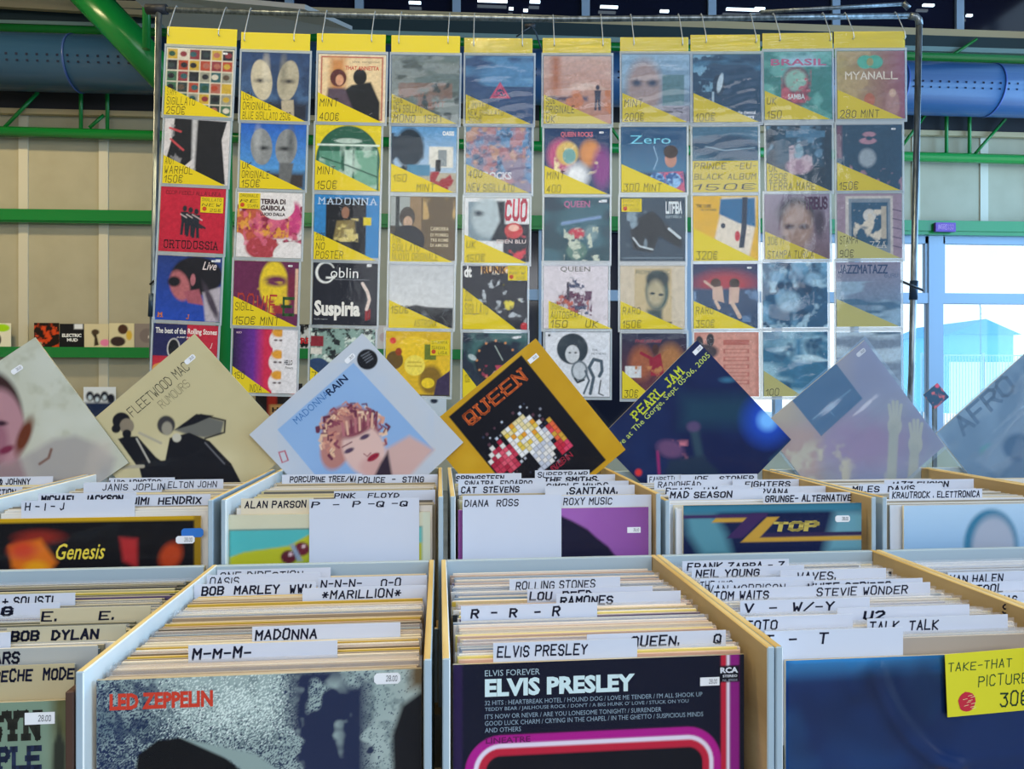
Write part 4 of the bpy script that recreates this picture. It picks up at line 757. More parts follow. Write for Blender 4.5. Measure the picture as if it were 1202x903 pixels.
def panel(name, x0, x1, y0, y1, z0, z1, ms, parent):
    mb = MB().box(x0, x1, y0, y1, z0, z1); mb.m = list(ms); o = mb.build(name, [M_PAINT, M_PLY, M_PLYF, M_GREYB, M_LITSIDE, M_DKW], parent)
    bv = o.modifiers.new('bevel', 'BEVEL'); bv.width = .0012; bv.segments = 1; return o
CRATES = {}
def crate(key, x0, x1, row, label, lower=0.0):
    yf, yb = (.758, 1.196) if row == 1 else (1.212, 1.655)
    drop = (RIM1 if row == 1 else RIM2) + lower; t = .008; xm = (x0 + x1) / 2; w = (x1 - x0) / 2
    c = empty('record_crate', TABLE.W((xm, yf, H - drop - CH)), rz=TABLE.rz, label=label, cat='crate', group='wooden record crates')
    D = yb - yf
    # material order: bottom, top, front, back, left, right
    panel('side_panel', -w, -w + t, 0, D, 0, CH, (2, 1, 0, 0, 0, 4), c)
    panel('side_panel', w - t, w, 0, D, 0, CH - (.019 if key == 'A' else 0), (5,) * 6 if key == 'A' else (2, 1, 0, 0, 2, 0), c)
    panel('back_panel', -w + t, w - t, D - .01, D, 0, CH, (2, 3, 3, 0, 2, 2), c); panel('bottom_panel', -w + t, w - t, 0, D - .01, 0, .008, (2, 2, 2, 2, 2, 2), c)
    panel('front_panel', -w + t, w - t, 0, .008, .008, .13, (2, 1, 0, 2, 2, 2), c)
    CRATES[key] = (x0 + t, x1 - t, yf, yb - .01, drop)
crate('A', -.718, -.3545, 1, 'front row wooden crate at the left edge with a green castle cover facing out')
crate('B', -.353, -.008, 1, 'front row wooden crate with the grey cover with red lettering facing out')
crate('C', .003, .356, 1, 'middle front row wooden crate with the black and magenta cover facing out')
crate('D', .3575, .738, 1, 'front row wooden crate with the shiny dark blue record facing out')
crate('E', .741, 1.10, 1, 'front row wooden crate at the right edge, only its packed records showing')
crate('G0', -1.085, -.716, 2, 'rear row wooden crate cut off by the left edge')
crate('G1', -.708, -.357, 2, 'rear row wooden crate with the black and orange framed cover facing out')
crate('G2', -.345, .006, 2, 'rear row wooden crate with the cherries cover facing out')
crate('G3', .018, .370, 2, 'rear row wooden crate with the purple hill cover facing out')
crate('G4', .378, .752, 2, 'rear row wooden crate with the dark blue striped cover facing out', .012)
crate('G5', .764, 1.142, 2, 'rear row wooden crate with the pale blue bald head cover facing out', .012)
crate('G6', 1.150, 1.510, 2, 'rear row wooden crate at the right edge under the last tilted record', .012)

# ------------------------------------------------------------------ divider cards with marker names
M_TAB = print_mat('divider_card', .45)
WC = 'ced3e0'
FIRST = {}
TAKEN = {k: [] for k in CRATES}
def row1(k): return len(k) == 1
def divider(key, x0, x1, ytop, text, tx0, tx1, desc, bold=1.0, tall=.02, th=.0125, c=WC, ink='14182e', up=.0, deep=.13, lead=.0035, Yo=None):
    if len(desc.split()) > 16: print('LONG', desc)
    cr_ = CRATES[key]; z = H - cr_[4] + up; xm = (x0 + x1) / 2
    Y = Yo or TABLE.atz(xm, ytop, z)[1]
    if Yo: z = TABLE.at(xm, ytop, Y)[2]
    lo = cr_[2] + (.0105 if Yo or row1(key) else .0215)
    if Y < lo: Y = lo; z = TABLE.at(xm, ytop, Y)[2]
    Y = min(Y, cr_[3] - .004); a, b = TABLE.at(x0, ytop, Y)[0], TABLE.at(x1, ytop, Y)[0]
    a, b = max(a, cr_[0] + .002), min(b, cr_[1] - .002); m_ = (a + b) / 2
    TAKEN[key].append(Y)
    o = empty('divider_card', TABLE.W((m_, Y, z - deep)), rz=TABLE.rz, label=desc, cat='divider', group='divider cards in the crates')
    mb = MB().box(a - m_, b - m_, 0, .0009, 0, deep, 0, c); mb.build('card', M_TAB, o)
    mb = MB(); p, q = TABLE.at(tx0, ytop, Y)[0] - m_, TABLE.at(tx1, ytop, Y)[0] - m_
    if text: put_text(mb, text, p, deep - lead - th, q, deep - lead, -.0003, ink, 'h%.2f' % (bold * 1.45)); mb.build('lettering', M_TAB, o)
    return o
d_ = 'white card '
# crate B
divider('B', 255, 388, 668, 'ONE DIRECTION', 258, 356, d_ + 'rearmost left in the crate of the grey cover, two thin words', .9)
divider('B', 243, 376, 674, 'OASIS', 246, 281, d_ + 'with five thin capitals, second at the left rear, grey cover crate', .9)
divider('B', 228, 371, 684.5, 'BOB  MARLEY  www', 236, 366, d_ + 'with two bold words at the left rear, before the thin five-capital card', 1.35)
divider('B', 373, 502, 677, 'N-N-N-    O-O', 376, 471, d_ + 'with repeated dashed capitals at the right rear of the grey cover crate', 1.1)
divider('B', 355, 501, 689, '*MARILLION*', 378, 471, d_ + 'with a name between two stars, right rear of the grey cover crate', 1.1)
divider('B', 296, 470, 733.5, 'MADONNA', 299, 372, d_ + 'with seven slanted capitals in the middle of the grey cover crate', 1.2)
divider('B', 221, 396, 755, 'M-M-M-', 225, 295, d_ + 'with three dashed capitals, frontmost in the grey cover crate', 1.2)
# crate C
divider('C', 598, 728, 678.6, 'ROLLING STONES', 605, 699, d_ + 'with two long words, rearmost in the middle front crate', 1.0)
divider('C', 619, 766, 690, 'LOU  REED', 621, 695, d_ + 'with a three letter and a half hidden word in the middle front crate', 1.3)
divider('C', 653, 799, 695.6, 'RAMONES', 657, 720, d_ + 'right of centre with seven bold leaning capitals in the middle front crate', 1.3)
divider('C', 541, 701, 709.5, 'R  -  R   -  R', 552, 658, d_ + 'with three spaced equal capitals in the middle front crate', 1.3)
divider('C', 689, 852, 742.5, 'QUEEN.      Q', 740, 847, d_ + 'with a name and a heavy round single letter at its right end', 1.2)
divider('C', 579, 748, 752.5, 'ELVIS PRESLEY', 583, 690, d_ + 'frontmost in the middle front crate, above the black and magenta cover', 1.1)
# crate D
divider('D', 801, 926, 657.6, 'FRANK ZAPPA - Z', 806, 921, d_ + 'rearmost in the crate of the shiny dark blue record', 1.2)
divider('D', 812, 944, 665, 'NEIL YOUNG', 816, 892, d_ + 'with two bold words, second from the rear in the dark blue record crate', 1.25)
divider('D', 916, 1040, 668.5, 'WAVES.', 936, 981, d_ + 'at the right rear with a short dotted word, dark blue record crate', 1.1)
divider('D', 822, 956, 678, 'THE WHO', 822, 860, d_ + 'mostly covered, third from the rear, dark blue record crate', .9)
divider('D', 834, 956, 683, 'VAN MORRISON', 831, 922, d_ + 'with thin half covered capitals at the left of the dark blue record crate', .8)
divider('D', 955, 1083, 680.5, 'WHITE STRIPES', 948, 1046, d_ + 'with two bold half covered words, right of dark blue record crate', 1.2)
divider('D', 954, 1092, 685.5, 'STEVIE WONDER', 958, 1066, d_ + 'with two tall thin words at the right of the dark blue record crate', 1.0)
divider('D', 838, 956, 690, 'TOM WAITS', 838, 903, d_ + 'with a three and a five letter word, dark blue record crate', 1.2)
divider('D', 869, 1021, 703.5, 'V  -  W/-Y', 874, 980, d_ + 'with three big letters joined by dashes in the dark blue record crate', 1.1)
divider('D', 983, 1138, 712, 'U2', 1013, 1039, d_ + 'with one letter and one numeral in the dark blue record crate', 1.4)
divider('D', 874, 1001, 723, 'TOTO', 876, 913, d_ + 'with four wide capitals partly behind the crate wall', 1.1)
divider('D', 1018, 1183, 724, 'TALK  TALK', 1021, 1102, d_ + 'with the same word twice at the right of the dark blue record crate', 1.1)
divider('D', 896, 1060, 739, 'T  -   T', 897, 973, 'tall ' + d_ + 'standing frontmost in the dark blue record crate', 1.1, th=.013, up=.0)
# crate E and A
divider('E', 1113, 1230, 671, 'VAN HALEN', 1115, 1178, d_ + 'rearmost in the crate at the right edge', 1.1)
divider('E', 1140, 1260, 682, 'TOOL', 1146, 1177, d_ + 'with four round capitals in the crate at the right edge', 1.1)
divider('E', 1166, 1290, 694.5, 'TEXAS', 1160, 1194, d_ + 'third from the rear in the crate at the right edge, partly cut off', 1.2)
divider('E', 1186, 1310, 704, 'SONICS', 1176, 1225, d_ + 'lowest in the crate at the right edge, mostly cut off', 1.1)
divider('A', -60, 88, 698, 'GRUPPI + SOLISTI', -48, 63, d_ + 'rearmost in the front crate at the left edge', 1.25)
divider('A', -50, 70, 709, 'G   G', -40, 16, d_ + 'with a bold single letter in the front crate at the left edge', 1.8)
divider('A', 47, 202, 713, 'E.     E.', 48, 134, 'cream divider card with the same letter twice, front crate at the left edge', 1.1, c='c9bd9c')
divider('A', 8, 180, 735, 'BOB  DYLAN', 12, 117, 'cream divider card with two bold words, front crate at the left edge', 1.6, c='bfb79c')
divider('A', -90, 12, 744, '', 0, 1, 'blank pale divider card at the left edge of the frame', 1)
divider('A', -60, 130, 761, 'THE CARS', -56, 24, 'grey divider card showing three last letters at the left edge', 1.5, c='aeb0ac')
divider('A', -40, 110, 781, 'DEPECHE  MODE', -28, 88, 'cream divider card frontmost in the crate at the left edge', 1.4, c='b8aa86')
# rear row
b_ = 'small white card '
divider('G0', -60, 62, 560, 'SANTO & JOHNNY', -30, 36, b_ + 'rearmost at the left edge in the rear row', 1.3)
divider('G0', -70, 26, 572, 'COLLECTION', -30, 19, b_ + 'low at the left edge in the rear row', 1.3)
divider('G1', 128, 205, 561, 'LUIS ARMSTRONG', 128, 200, b_ + 'rearmost in the crate of the black and orange cover', 1.2)
divider('G1', 98, 190, 566, 'JANIS JOPLIN', 120, 194, b_ + 'left centre with two thin words, crate of the black and orange cover', .9)
divider('G1', 190, 262, 563, 'ELTON JOHN', 197, 255, b_ + 'at the right with two thin words, black and orange cover crate', .9)
divider('G1', 45, 160, 579, 'MICHAEL  JACKSON', 48, 145, b_ + 'with two heavy bold words, crate of the black and orange cover', 1.7)
divider('G1', 155, 247, 581, 'JIMI  HENDRIX', 155, 237, b_ + 'at the front right, two bold words, black and orange cover crate', 1.3)
divider('G1', 25, 158, 587, 'H - I - J', 29, 76, b_ + 'with three letters joined by dashes, crate of the black and orange cover', 1.1)
divider('G2', 331, 425, 557, 'PORCUPINE TREE/WAI', 340, 422, b_ + 'rearmost left in the crate of the cherries cover', 1.3)
divider('G2', 418, 515, 557.5, 'POLICE  -  STING', 420, 498, b_ + 'rearmost right in the crate of the cherries cover', 1.2)
divider('G2', 392, 511, 576, 'PINK   FLOYD', 392, 469, b_ + 'behind the large blank-fronted card in the crate of the cherries cover', 1.2, th=.009)
divider('G2', 283, 368, 585, 'ALAN PARSON', 287, 360, 'cream divider card left of the large white card, cherries cover crate', 1.2, c='d8cdb4')
divider('G2', 363, 492, 585.5, 'P  -  P -Q -Q', 365, 479, 'large white square card with dashed letters covering the cherries cover', 1.1, deep=.14, lead=.004, Yo=1.2235, th=.010)
divider('G3', 535, 612, 556, 'SPRINGSTEEN', 535, 592, b_ + 'rearmost left in the crate of the purple hill cover', 1.4)
divider('G3', 628, 692, 552, 'SUPERTRAMP', 631, 690, b_ + 'rearmost right in the crate of the purple hill cover', 1.1)
divider('G3', 640, 722, 557.5, 'THE SMITHS.', 639, 703, b_ + 'second from the rear on the right, purple hill cover crate', 1.5)
divider('G3', 538, 640, 562, 'SINATRA  EDOARDO', 545, 625, b_ + 'half covered at the left, second in the purple hill cover crate', 1.2)
divider('G3', 640, 738, 565, 'SIMPLE MINDS', 641, 714, b_ + 'third from the rear on the right, purple hill cover crate', 1.1)
divider('G3', 538, 640, 568.5, 'CAT  STEVENS', 541, 610, b_ + 'at the left before the half covered one, purple hill cover crate', 1.3)
divider('G3', 640, 745, 570, '.SANTANA.', 665, 725, b_ + 'at the right with one dotted name, purple hill cover crate', 1.3)
divider('G3', 659, 768, 581.5, 'ROXY MUSIC', 661, 719, b_ + 'right above the purple hill, beside the large white card', 1.0)
divider('G3', 543, 659, 581.5, 'DIANA  ROSS', 545, 609, 'large white square card with a thin name covering the purple hill cover', 1.0, deep=.14, lead=.006, Yo=1.2235)
divider('G4', 760, 800, 557.5, 'FANPETTI', 762, 792, b_ + 'rearmost left in the crate of the striped cover', 1.0)
divider('G4', 799, 889, 557, 'JOE   STONER', 812, 885, b_ + 'rearmost centre in the crate of the striped cover', 1.2)
divider('G4', 768, 885, 563, 'RADIOHEAD', 772, 823, b_ + 'at the left, second from the rear in the striped cover crate', 1.0)
divider('G4', 860, 938, 563, 'FIGHTERS', 874, 928, b_ + 'at the right, second from the rear in the striped cover crate', 1.2)
divider('G4', 781, 880, 570, 'PEARL JAM', 781, 842, b_ + 'half covered at the left in the striped cover crate', 1.1)
divider('G4', 884, 985, 571, 'NIRVANA', 883, 925, b_ + 'right of the half covered one in the striped cover crate', 1.2)
divider('G4', 785, 896, 574.5, 'MAD SEASON', 786, 860, b_ + 'frontmost at the left in the striped cover crate', 1.3)
divider('G4', 896, 1020, 578.5, 'GRUNGE- ALTERNATIVE', 898, 1000, b_ + 'with the longest bold line, at the right of the striped cover crate', 1.35)
divider('G5', 1038, 1143, 563, 'JAZZ FUSION', 1044, 1114, b_ + 'rearmost in the crate of the bald head cover', 1.3)
divider('G5', 1008, 1106, 568, 'MILES  DAVIS', 1000, 1074, b_ + 'second from the rear in the crate of the bald head cover', 1.2)
divider('G5', 1044, 1153, 574.5, 'KRAUTROCK . ELETTRONICA', 1047, 1150, b_ + 'frontmost with one long line in the crate of the bald head cover', 1.2)
divider('G6', 1158, 1250, 548, 'RAY CHARLES', 1163, 1210, b_ + 'at the right edge under the last tilted record', 1.2)

# ------------------------------------------------------------------ records facing out of the crates
def rr(a, x0, y0, x1, y1, rad, c):
    d = np.hypot(np.maximum(np.maximum(x0 + rad - a.X, a.X - x1 + rad), 0), np.maximum(np.maximum(y0 + rad - a.Y, a.Y - y1 + rad), 0)) - rad
    return a._m(sstep(d, a.w), c)
def facing(key, xm, ytop, Y, s, n, fn, label, gloss=False, drop=None, film_=True):
    cr_ = CRATES[key]
    p = TABLE.at(xm, ytop, Y); d = TABLE.s * p[0] + TABLE.c * Y; sp_ = s * FPX / d
    x = min(max(p[0], cr_[0] + s / 2), cr_[1] - s / 2) if s < cr_[1] - cr_[0] else p[0]
    xm2 = CX + FPX * (TABLE.c * x - TABLE.s * Y) / d
    a = fn(n, (xm2 - sp_ / 2, ytop, xm2 + sp_ / 2, ytop + sp_)); TAKEN[key].append(Y + .002)
    e_ = empty('record', TABLE.W((x, Y, p[2] - s / 2)), rz=TABLE.rz, label=label, cat='record', group='records facing out of the crates')
    add_mesh('cover', cover_mesh(a, s, gloss=gloss), e_)
    FIRST[key] = Y
    if film_:
        o = add_mesh('plastic_sleeve', big_film, e_, (0, -.0015, 0)); o.scale = (s / .33, 1, s / .33)
    def stick(px, py, w=.024, **k): return sticker(e_, (px - xm2) / sp_ * s, (ytop + sp_ / 2 - py) / sp_ * s, w, y=-.0008, **k)
    return e_, stick
def TX(a, text, x0, y0, x1, y1, c, st='b'):
    bx = (a.X[0, 0], a.Y[0, 0], a.X[0, -1], a.Y[-1, 0]); w, h = bx[2] - bx[0], bx[3] - bx[1]
    return a.t(text, (x0 - bx[0]) / w, (y0 - bx[1]) / h, (x1 - bx[0]) / w, (y1 - bx[1]) / h, c, st)
bf = wavy(.335, .335, 26, .0006, 77, 'sleeve_sheet'); bf.materials.clear(); bf.materials.append(M_FILM2); big_film = bf

def f_grey(n, b):
    a = Art('9fb1ae', n, b); a.n_('c2cfca', 3, .45, 5, f=.4, o=.6).n_('4c6470', 4, .5, 13, 100, 780, 215, 903, f=.3, ed=40, o=.9)
    a.n_('2c3c58', 40, .52, 33, 120, 780, 200, 903, f=.1, ed=40, o=.8).n_('54686e', 46, .56, 31, f=.15, o=.5)
    a.k_('1c2c50', .75, 5, 60, 780, 190, 1000, 60).k_('24344e', .5, 6, 170, 840, 340, 1000, 40).k_('e0ece6', .3, 7, 200, 800, 340, 860, 40).k_('2c3c58', .25, 8, 330, 790, 480, 1000, 30)
    a.p([(165, 905), (168, 880), (190, 864), (215, 862), (250, 872), (285, 905), (300, 930), (150, 930)], '08090f', 3)
    a.p([(215, 862), (300, 885), (360, 930), (320, 930), (270, 890)], '93a6a2', 3)
    a.n_('222c4c', 9, .42, 3, 340, 785, 430, 1100, f=.08, ed=22).n_('9fb1ae', 13, .55, 41, 350, 800, 400, 903, f=.1, ed=20)
    a.p([(470, 835), (520, 800), (520, 1000), (462, 1000), (458, 870)], '14151c', 8).r(480, 780, 520, 815, '6a5a40', 14)
    a.n_('2a3450', 30, .62, 17, 420, 870, 470, 903, f=.1)
    return TX(a, 'LED ZEPPELIN', 137, 808, 252, 827, 'd0402c', 'B')
_, st = facing('B', 308, 792, .7745, .322, 300, f_grey, 'grey speckled cover with red capitals and dark smoke shapes, facing out of its crate', True)
st(453, 802, .027)
def f_black(n, b):
    a = Art('0b0e26', n, b).r(b[0], 770, 543, 1200, '2a1846', 4)
    for k, (c, t) in enumerate((('b0188c', 0), ('e6dcec', 10), ('c0203c', 15), ('0b0c18', 24))): rr(a, 546 + t, 858 + t, 851 - t * .95, 1300, 42 - t, c)
    a.r(851, 700, 858, 1300, 'c0203c').r(858, 700, 862, 1300, 'e6dcec').r(862, 700, 874, 1300, '8c1a80').r(874, 700, 900, 1300, '0b0e22').r(848, 787, 874, 807, '0b0c1c')
    TX(a, 'RCA', 850, 789, 872, 796, 'dfe4ee', 'B'); TX(a, 'STEREO', 853, 798, 871, 801, 'dfe4ee', 'b'); TX(a, 'NL 89004', 853, 803, 871, 806, '9aa0b0', 'p')
    TX(a, 'ELVIS FOREVER', 569, 782, 633, 789, 'a9bec8', 'p'); TX(a, 'ELVIS PRESLEY', 569, 792, 746, 813, 'd3e8ea', 'B')
    L = ["32 HITS : HEARTBREAK HOTEL / HOUND DOG / LOVE ME TENDER / I'M ALL SHOOK UP", "TEDDY BEAR / JAILHOUSE ROCK / DON'T / A BIG HUNK O' LOVE / STUCK ON YOU", "IT'S NOW OR NEVER / ARE YOU LONESOME TONIGHT? / SURRENDER", 'GOOD LUCK CHARM / CRYING IN THE CHAPEL / IN THE GHETTO / SUSPICIOUS MINDS', 'AND OTHERS']
    for k, (t, e_) in enumerate(zip(L, (828, 811, 778, 829, 611))): TX(a, t, 569, 817 + 7.9 * k, e_, 822.5 + 7.9 * k, '93a8b8', 'p')
    return TX(a, 'LINEATRE', 570, 860, 622, 867, '6a1058', 'b')
_, st = facing('C', 706, 774.5, .792, .322, 240, f_black, 'black cover with magenta, white and red rounded stripes, facing out of the middle crate', True)
st(837, 805, .022, hexa=False)
def f_blue(n, b):
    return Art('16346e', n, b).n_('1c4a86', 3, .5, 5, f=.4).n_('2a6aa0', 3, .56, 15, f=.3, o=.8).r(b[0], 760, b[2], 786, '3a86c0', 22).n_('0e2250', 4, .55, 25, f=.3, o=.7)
e_, _ = facing('D', 1080, 770, .80, .322, 90, f_blue, 'shiny plain dark blue record in a loose sleeve, facing out of its crate', True)
def fold_sheet(sx, sz, n, curves):
    u, v = np.meshgrid(np.linspace(-.5, .5, n), np.linspace(-.5, .5, n)); d = np.zeros(u.shape)
    for pts, w, h in curves:
        dm = np.full(u.shape, 9.)
        for (x0, y0), (x1, y1) in zip(pts[:-1], pts[1:]):
            ex, ey = x1 - x0, y1 - y0; t = np.clip(((u - x0) * ex + (v - y0) * ey) / (ex * ex + ey * ey), 0, 1)
            dm = np.minimum(dm, np.hypot(u - x0 - t * ex, v - y0 - t * ey))
        d += h * np.exp(-(dm / w) ** 2)
    return MB().add([(float(a) * sx, -float(c), float(b) * sz) for a, b, c in zip(u.ravel(), v.ravel(), d.ravel())],
        [(j * n + i, j * n + i + 1, (j + 1) * n + i + 1, (j + 1) * n + i) for j in range(n - 1) for i in range(n - 1)]).mesh('folded_sleeve', film('loose_sleeve_film', .14, .004, 'd8ecff', .9, .15, 6), True)
[c for c in e_.children if c.name.startswith('plastic_sleeve')][0].data = fold_sheet(.325, .325, 80, [
    ([(-.17, .47), (-.15, .40), (-.10, .30), (-.02, .20), (.05, .14), (.14, .10)], .034, .0042), ([(-.26, .48), (-.27, .42), (-.25, .38)], .02, .0022), ([(-.5, .13), (0, .11), (.5, .14)], .02, .0008), ([(.05, .45), (.2, .46), (.4, .47)], .016, .0016)])
def f_castle(n, b):
    a = Art('7c9480', n, b).r(55, 800, 90, 1200, '5a5a34', 14).n_('94a890', 4, .5, 5, f=.3)
    TX(a, 'DEEPSYN', -110, 838, 44, 874, '23241c', 's2.6'); TX(a, 'PURPLE', -60, 880, 43, 910, '1c2a4c', 's2.6')
    return a.p([(55, 903), (56, 880), (60, 868), (62, 846), (65, 868), (70, 882), (70, 940), (55, 940)], '2a3026')
_, st = facing('A', -70, 828, .7705, .322, 130, f_castle, 'olive green cover with heavy dark letters and a small spire at the left edge')
st(41, 848, .028, hexa=False)
Yg = 1.226
def f_orange(n, b):
    a = Art('0c0a10', n, b).r(b[0], 590, b[2], 613, 'c8a018', 1).r(b[2] - 8, 590, b[2] + 5, 900, '9c7a14').r(b[0], 613.5, b[2] - 8, 900, '0c0a10')
    a.e(48, 630, 24, 8, '8a2418', 8).p([(15, 640), (50, 632), (68, 660), (50, 682), (36, 680), (18, 664)], 'd87018', 7).e(45, 668, 14, 10, 'e8a018', 8).e(30, 645, 14, 10, 'c84020', 10)
    a.p([(60, 670), (90, 676), (90, 700), (50, 700)], 'a06018', 6).p([(138, 632), (158, 634), (158, 668), (142, 660)], 'b02a2c', 6).e(196, 655, 12, 16, 'b84018', 8, 25).e(130, 676, 30, 5, '6a3012', 6)
    return TX(a, 'Genesis', 67, 638, 122, 657, 'e8d048', 'i')
e_, st = facing('G1', 90, 608, Yg, .320, 150, f_orange, 'black yellow-framed cover with blurred orange shapes, facing out at the left', True)
o = st(221, 628, .034, txt='-'); o.data.materials.clear(); o.data.materials.append(mat('sticker_blue', '2a78d0', .4)); o['label'] = 'blue sticker'; o.data.polygons.foreach_set('material_index', [0] * len(o.data.polygons)); st(213, 636, .029).location.y = -.0016
def f_cherry(n, b):
    a = Art('d2cfb4', n, b).r(272, 620, 496, 900, '14181c').r(273, 621, 495, 900, '4fb4b4').n_('7cc8c0', 4, .5, 5, 273, 621, 495, 650, f=.3)
    a.p([(273, 652), (290, 646), (340, 640), (362, 628), (400, 618), (495, 640), (495, 900), (273, 900)], 'b8b820', 3).n_('7a9a28', 6, .5, 8, 273, 645, 495, 900, f=.2)
    return a.e(340, 653, 9, 8, '5a0f24', 2).e(355, 644, 9, 8, '6a1228', 2).e(342, 650, 2, 2, 'e8c8d0').e(357, 641, 2, 2, 'e8c8d0').p([(341, 638), (346, 638), (356, 658), (350, 658)], '8a9ab0').r(495, 600, 520, 900, 'cfd6c4')
facing('G2', 386, 603, Yg, .322, 120, f_cherry, 'cream cover with cherries on cyan and yellow, half behind the large white card')
def f_purple(n, b):
    a = Art('9a62ac', n, b).g('a868b8', '8a4f98', 'h', a=650, b=770).n_('b880c4', 3, .5, 4, f=.4, o=.5)
    return a.p([(640, 604), (659, 606), (672, 612), (690, 622), (702, 633), (715, 643), (722, 652), (740, 670), (740, 900), (640, 900)], '161430').p([(b[0], 597), (545, 597), (545, 900), (b[0], 900)], '7a3c7c').r(765, 590, 790, 900, '2a1c34')
_, st = facing('G3', 651, 597, Yg, .322, 120, f_purple, 'purple cover with a dark hill outline, half behind the large white card', True)
st(746, 624, .023, hexa=False)
def f_stripe(n, b):
    a = Art('0f1b45', n, b).p([(800, 600), (835, 600), (850, 625), (858, 652), (822, 652), (805, 625)], '5a92a0', 14).p([(985, 600), (1024, 600), (1024, 652), (970, 652)], '6aa0b0', 16)
    a.r(b[0], 592, b[2], 601, '3a7c94', 5).r(798, 603.3, 900, 607.3, '40285a').p([(833, 612.2), (838, 607.4), (884, 607.4), (879, 612.2)], 'c89c3c').p([(881, 602), (902, 602), (870, 631), (851, 631)], '40285a')
    a.r(893, 626, 1026, 631, '30264e').p([(900, 607), (915, 607), (891, 631), (1026, 631), (1026, 636), (868, 636)], 'c89c3c')
    return TX(a, 'TOP', 908, 612.5, 964, 624.5, 'c8b45a', 'h2.6')
_, st = facing('G4', 908, 592, Yg, .320, 170, f_stripe, 'dark blue cover with angular gold and purple stripes, facing out of its crate', True)
st(993, 610.5, .027)
def f_bald(n, b):
    return Art('9cc0dc', n, b).g('b8d4ea', '8fb4d4', 'v', a=592, b=655).r(b[0], 590, 1049, 900, '1c2c5c').e(1163, 640, 34, 42, '3a7c9c', 5).e(1166, 643, 27, 37, 'aab2c2', 8).r(1128, 646, 1198, 700, '1c3c60', 3)
facing('G5', 1168, 592, Yg, .322, 90, f_bald, 'pale blue cover with the top of a bald head, facing out at the right', True)

# yellow note tucked before the blue record
Yn = .793; p0 = TABLE.at(1162, 802, Yn)
nz = empty('price_note', TABLE.W((p0[0], Yn, p0[2])), rz=TABLE.rz, ry=math.radians(-2.5), label='yellow handwritten price note with a red emblem on the shiny dark blue record', cat='note')
k_ = .80 / FPX
mb = MB().box(-58 * k_, 62 * k_, 0, .0008, -38 * k_, 40 * k_, 0, 'd8d02c'); mb.build('paper', M_CARD, nz)
mb = MB(); put_text(mb, 'TAKE-THAT', -54 * k_, 18 * k_, 31 * k_, 29 * k_, -.0003, '1c4a2c', 'h1.0'); put_text(mb, 'PICTURE', -16 * k_, -4 * k_, 52 * k_, 10 * k_, -.0003, '1c4a2c', 'h.9'); put_text(mb, '30€', 12 * k_, -32 * k_, 52 * k_, -13 * k_, -.0003, '1c3a2c', 'h1.1')
Rr = random.Random(5)
pts = [(-32 * k_ + 12 * k_ * math.cos(t * .42) * Rr.uniform(.88, 1.05), -21 * k_ + 13 * k_ * math.sin(t * .42) * Rr.uniform(.9, 1.05)) for t in range(15)]; mb.poly(pts, -.0003, 0, 'c02a3c')
for q in range(9):
    a0 = Rr.uniform(-8, 6); mb.poly([(x * k_ - 32 * k_, z * k_ - 21 * k_) for x, z in ((a0, -9 + q * 2), (a0 + 6, -8 + q * 2), (a0 + 6, -7.4 + q * 2), (a0, -8.4 + q * 2))], -.0005, 0, 'e8d8a0')
mb.build('lettering', M_CARD, nz)

# ------------------------------------------------------------------ packed records, seen from above
def packed_mat(name, lift):
    m = mat(name, 'ffffff', .55); n = m.node_tree.nodes; L = m.node_tree.links
    oi = n.new('ShaderNodeObjectInfo'); mx = n.new('ShaderNodeMixRGB'); mx.inputs[0].default_value = lift; mx.inputs[2].default_value = (.85, .8, .7, 1)
    L.new(oi.outputs['Color'], mx.inputs[1]); L.new(mx.outputs[0], n['Principled BSDF'].inputs['Base Color']); return m
MP0, MP1 = packed_mat('packed_board', 0.0), packed_mat('packed_edge', .25)
MLIP = film('sleeve_lip', .12, .22, 'f0f4fa', 1.5, .3, 30)
def packed_mesh(t, lip, bulge):
    mb = MB(); h = .1575
    mb.box(-h, h, 0, t, -h, h, 0, None, 1)
    if lip: mb.add([(-h - .003, t * .5, h - .01), (h + .003, t * .5, h - .01), (h + .003, t * .5 + bulge, h + .0045), (-h - .003, t * .5 - bulge, h + .005)], [(0, 1, 2, 3)], 2)
    return mb.mesh('packed_record', [MP0, MP1, MLIP])
PMS = [packed_mesh(.0030, False, 0), packed_mesh(.0040, True, .001), packed_mesh(.0034, True, -.001), packed_mesh(.0046, False, 0)]
PAL = {'A': ['a8996c', '8c8462', 'b0a680', '6e6a52', 'c2b98e', 'b8a420', '55523f', 'a09678'],
       'B': ['c9a87a', 'b5966c', 'd8c29a', 'a0886a', 'e0cfae', '8a7358', 'c8b08a', 'b8844a', '6a5c4c'],
       'C': ['d2b4a0', 'c0a898', 'dcc8b0', 'b89a88', 'd8c468', '8c96a4', 'e4d8cc', 'c89c84', 'a8a0a4'],
       'D': ['e0dad2', 'cfc4b4', 'd8cba8', 'b8b0a8', 'e8e6e4', 'c8b078', 'd4d8e0', 'a89c90'],
       'E': ['ccd0d6', 'b8bcc4', 'dcdfe6', 'c4b8a8', 'a8b0bc', 'd8d4d0']}
NAMES = {'A': 'packed record sleeve edge in the front crate at the left edge', 'B': 'packed record sleeve edge in the crate of the grey cover',
         'C': 'packed record sleeve edge in the middle front crate', 'D': 'packed record sleeve edge in the crate of the dark blue record',
         'E': 'packed record sleeve edge in the front crate at the right edge'}
CNT = {'A': 54, 'B': 64, 'C': 64, 'D': 62, 'E': 50}
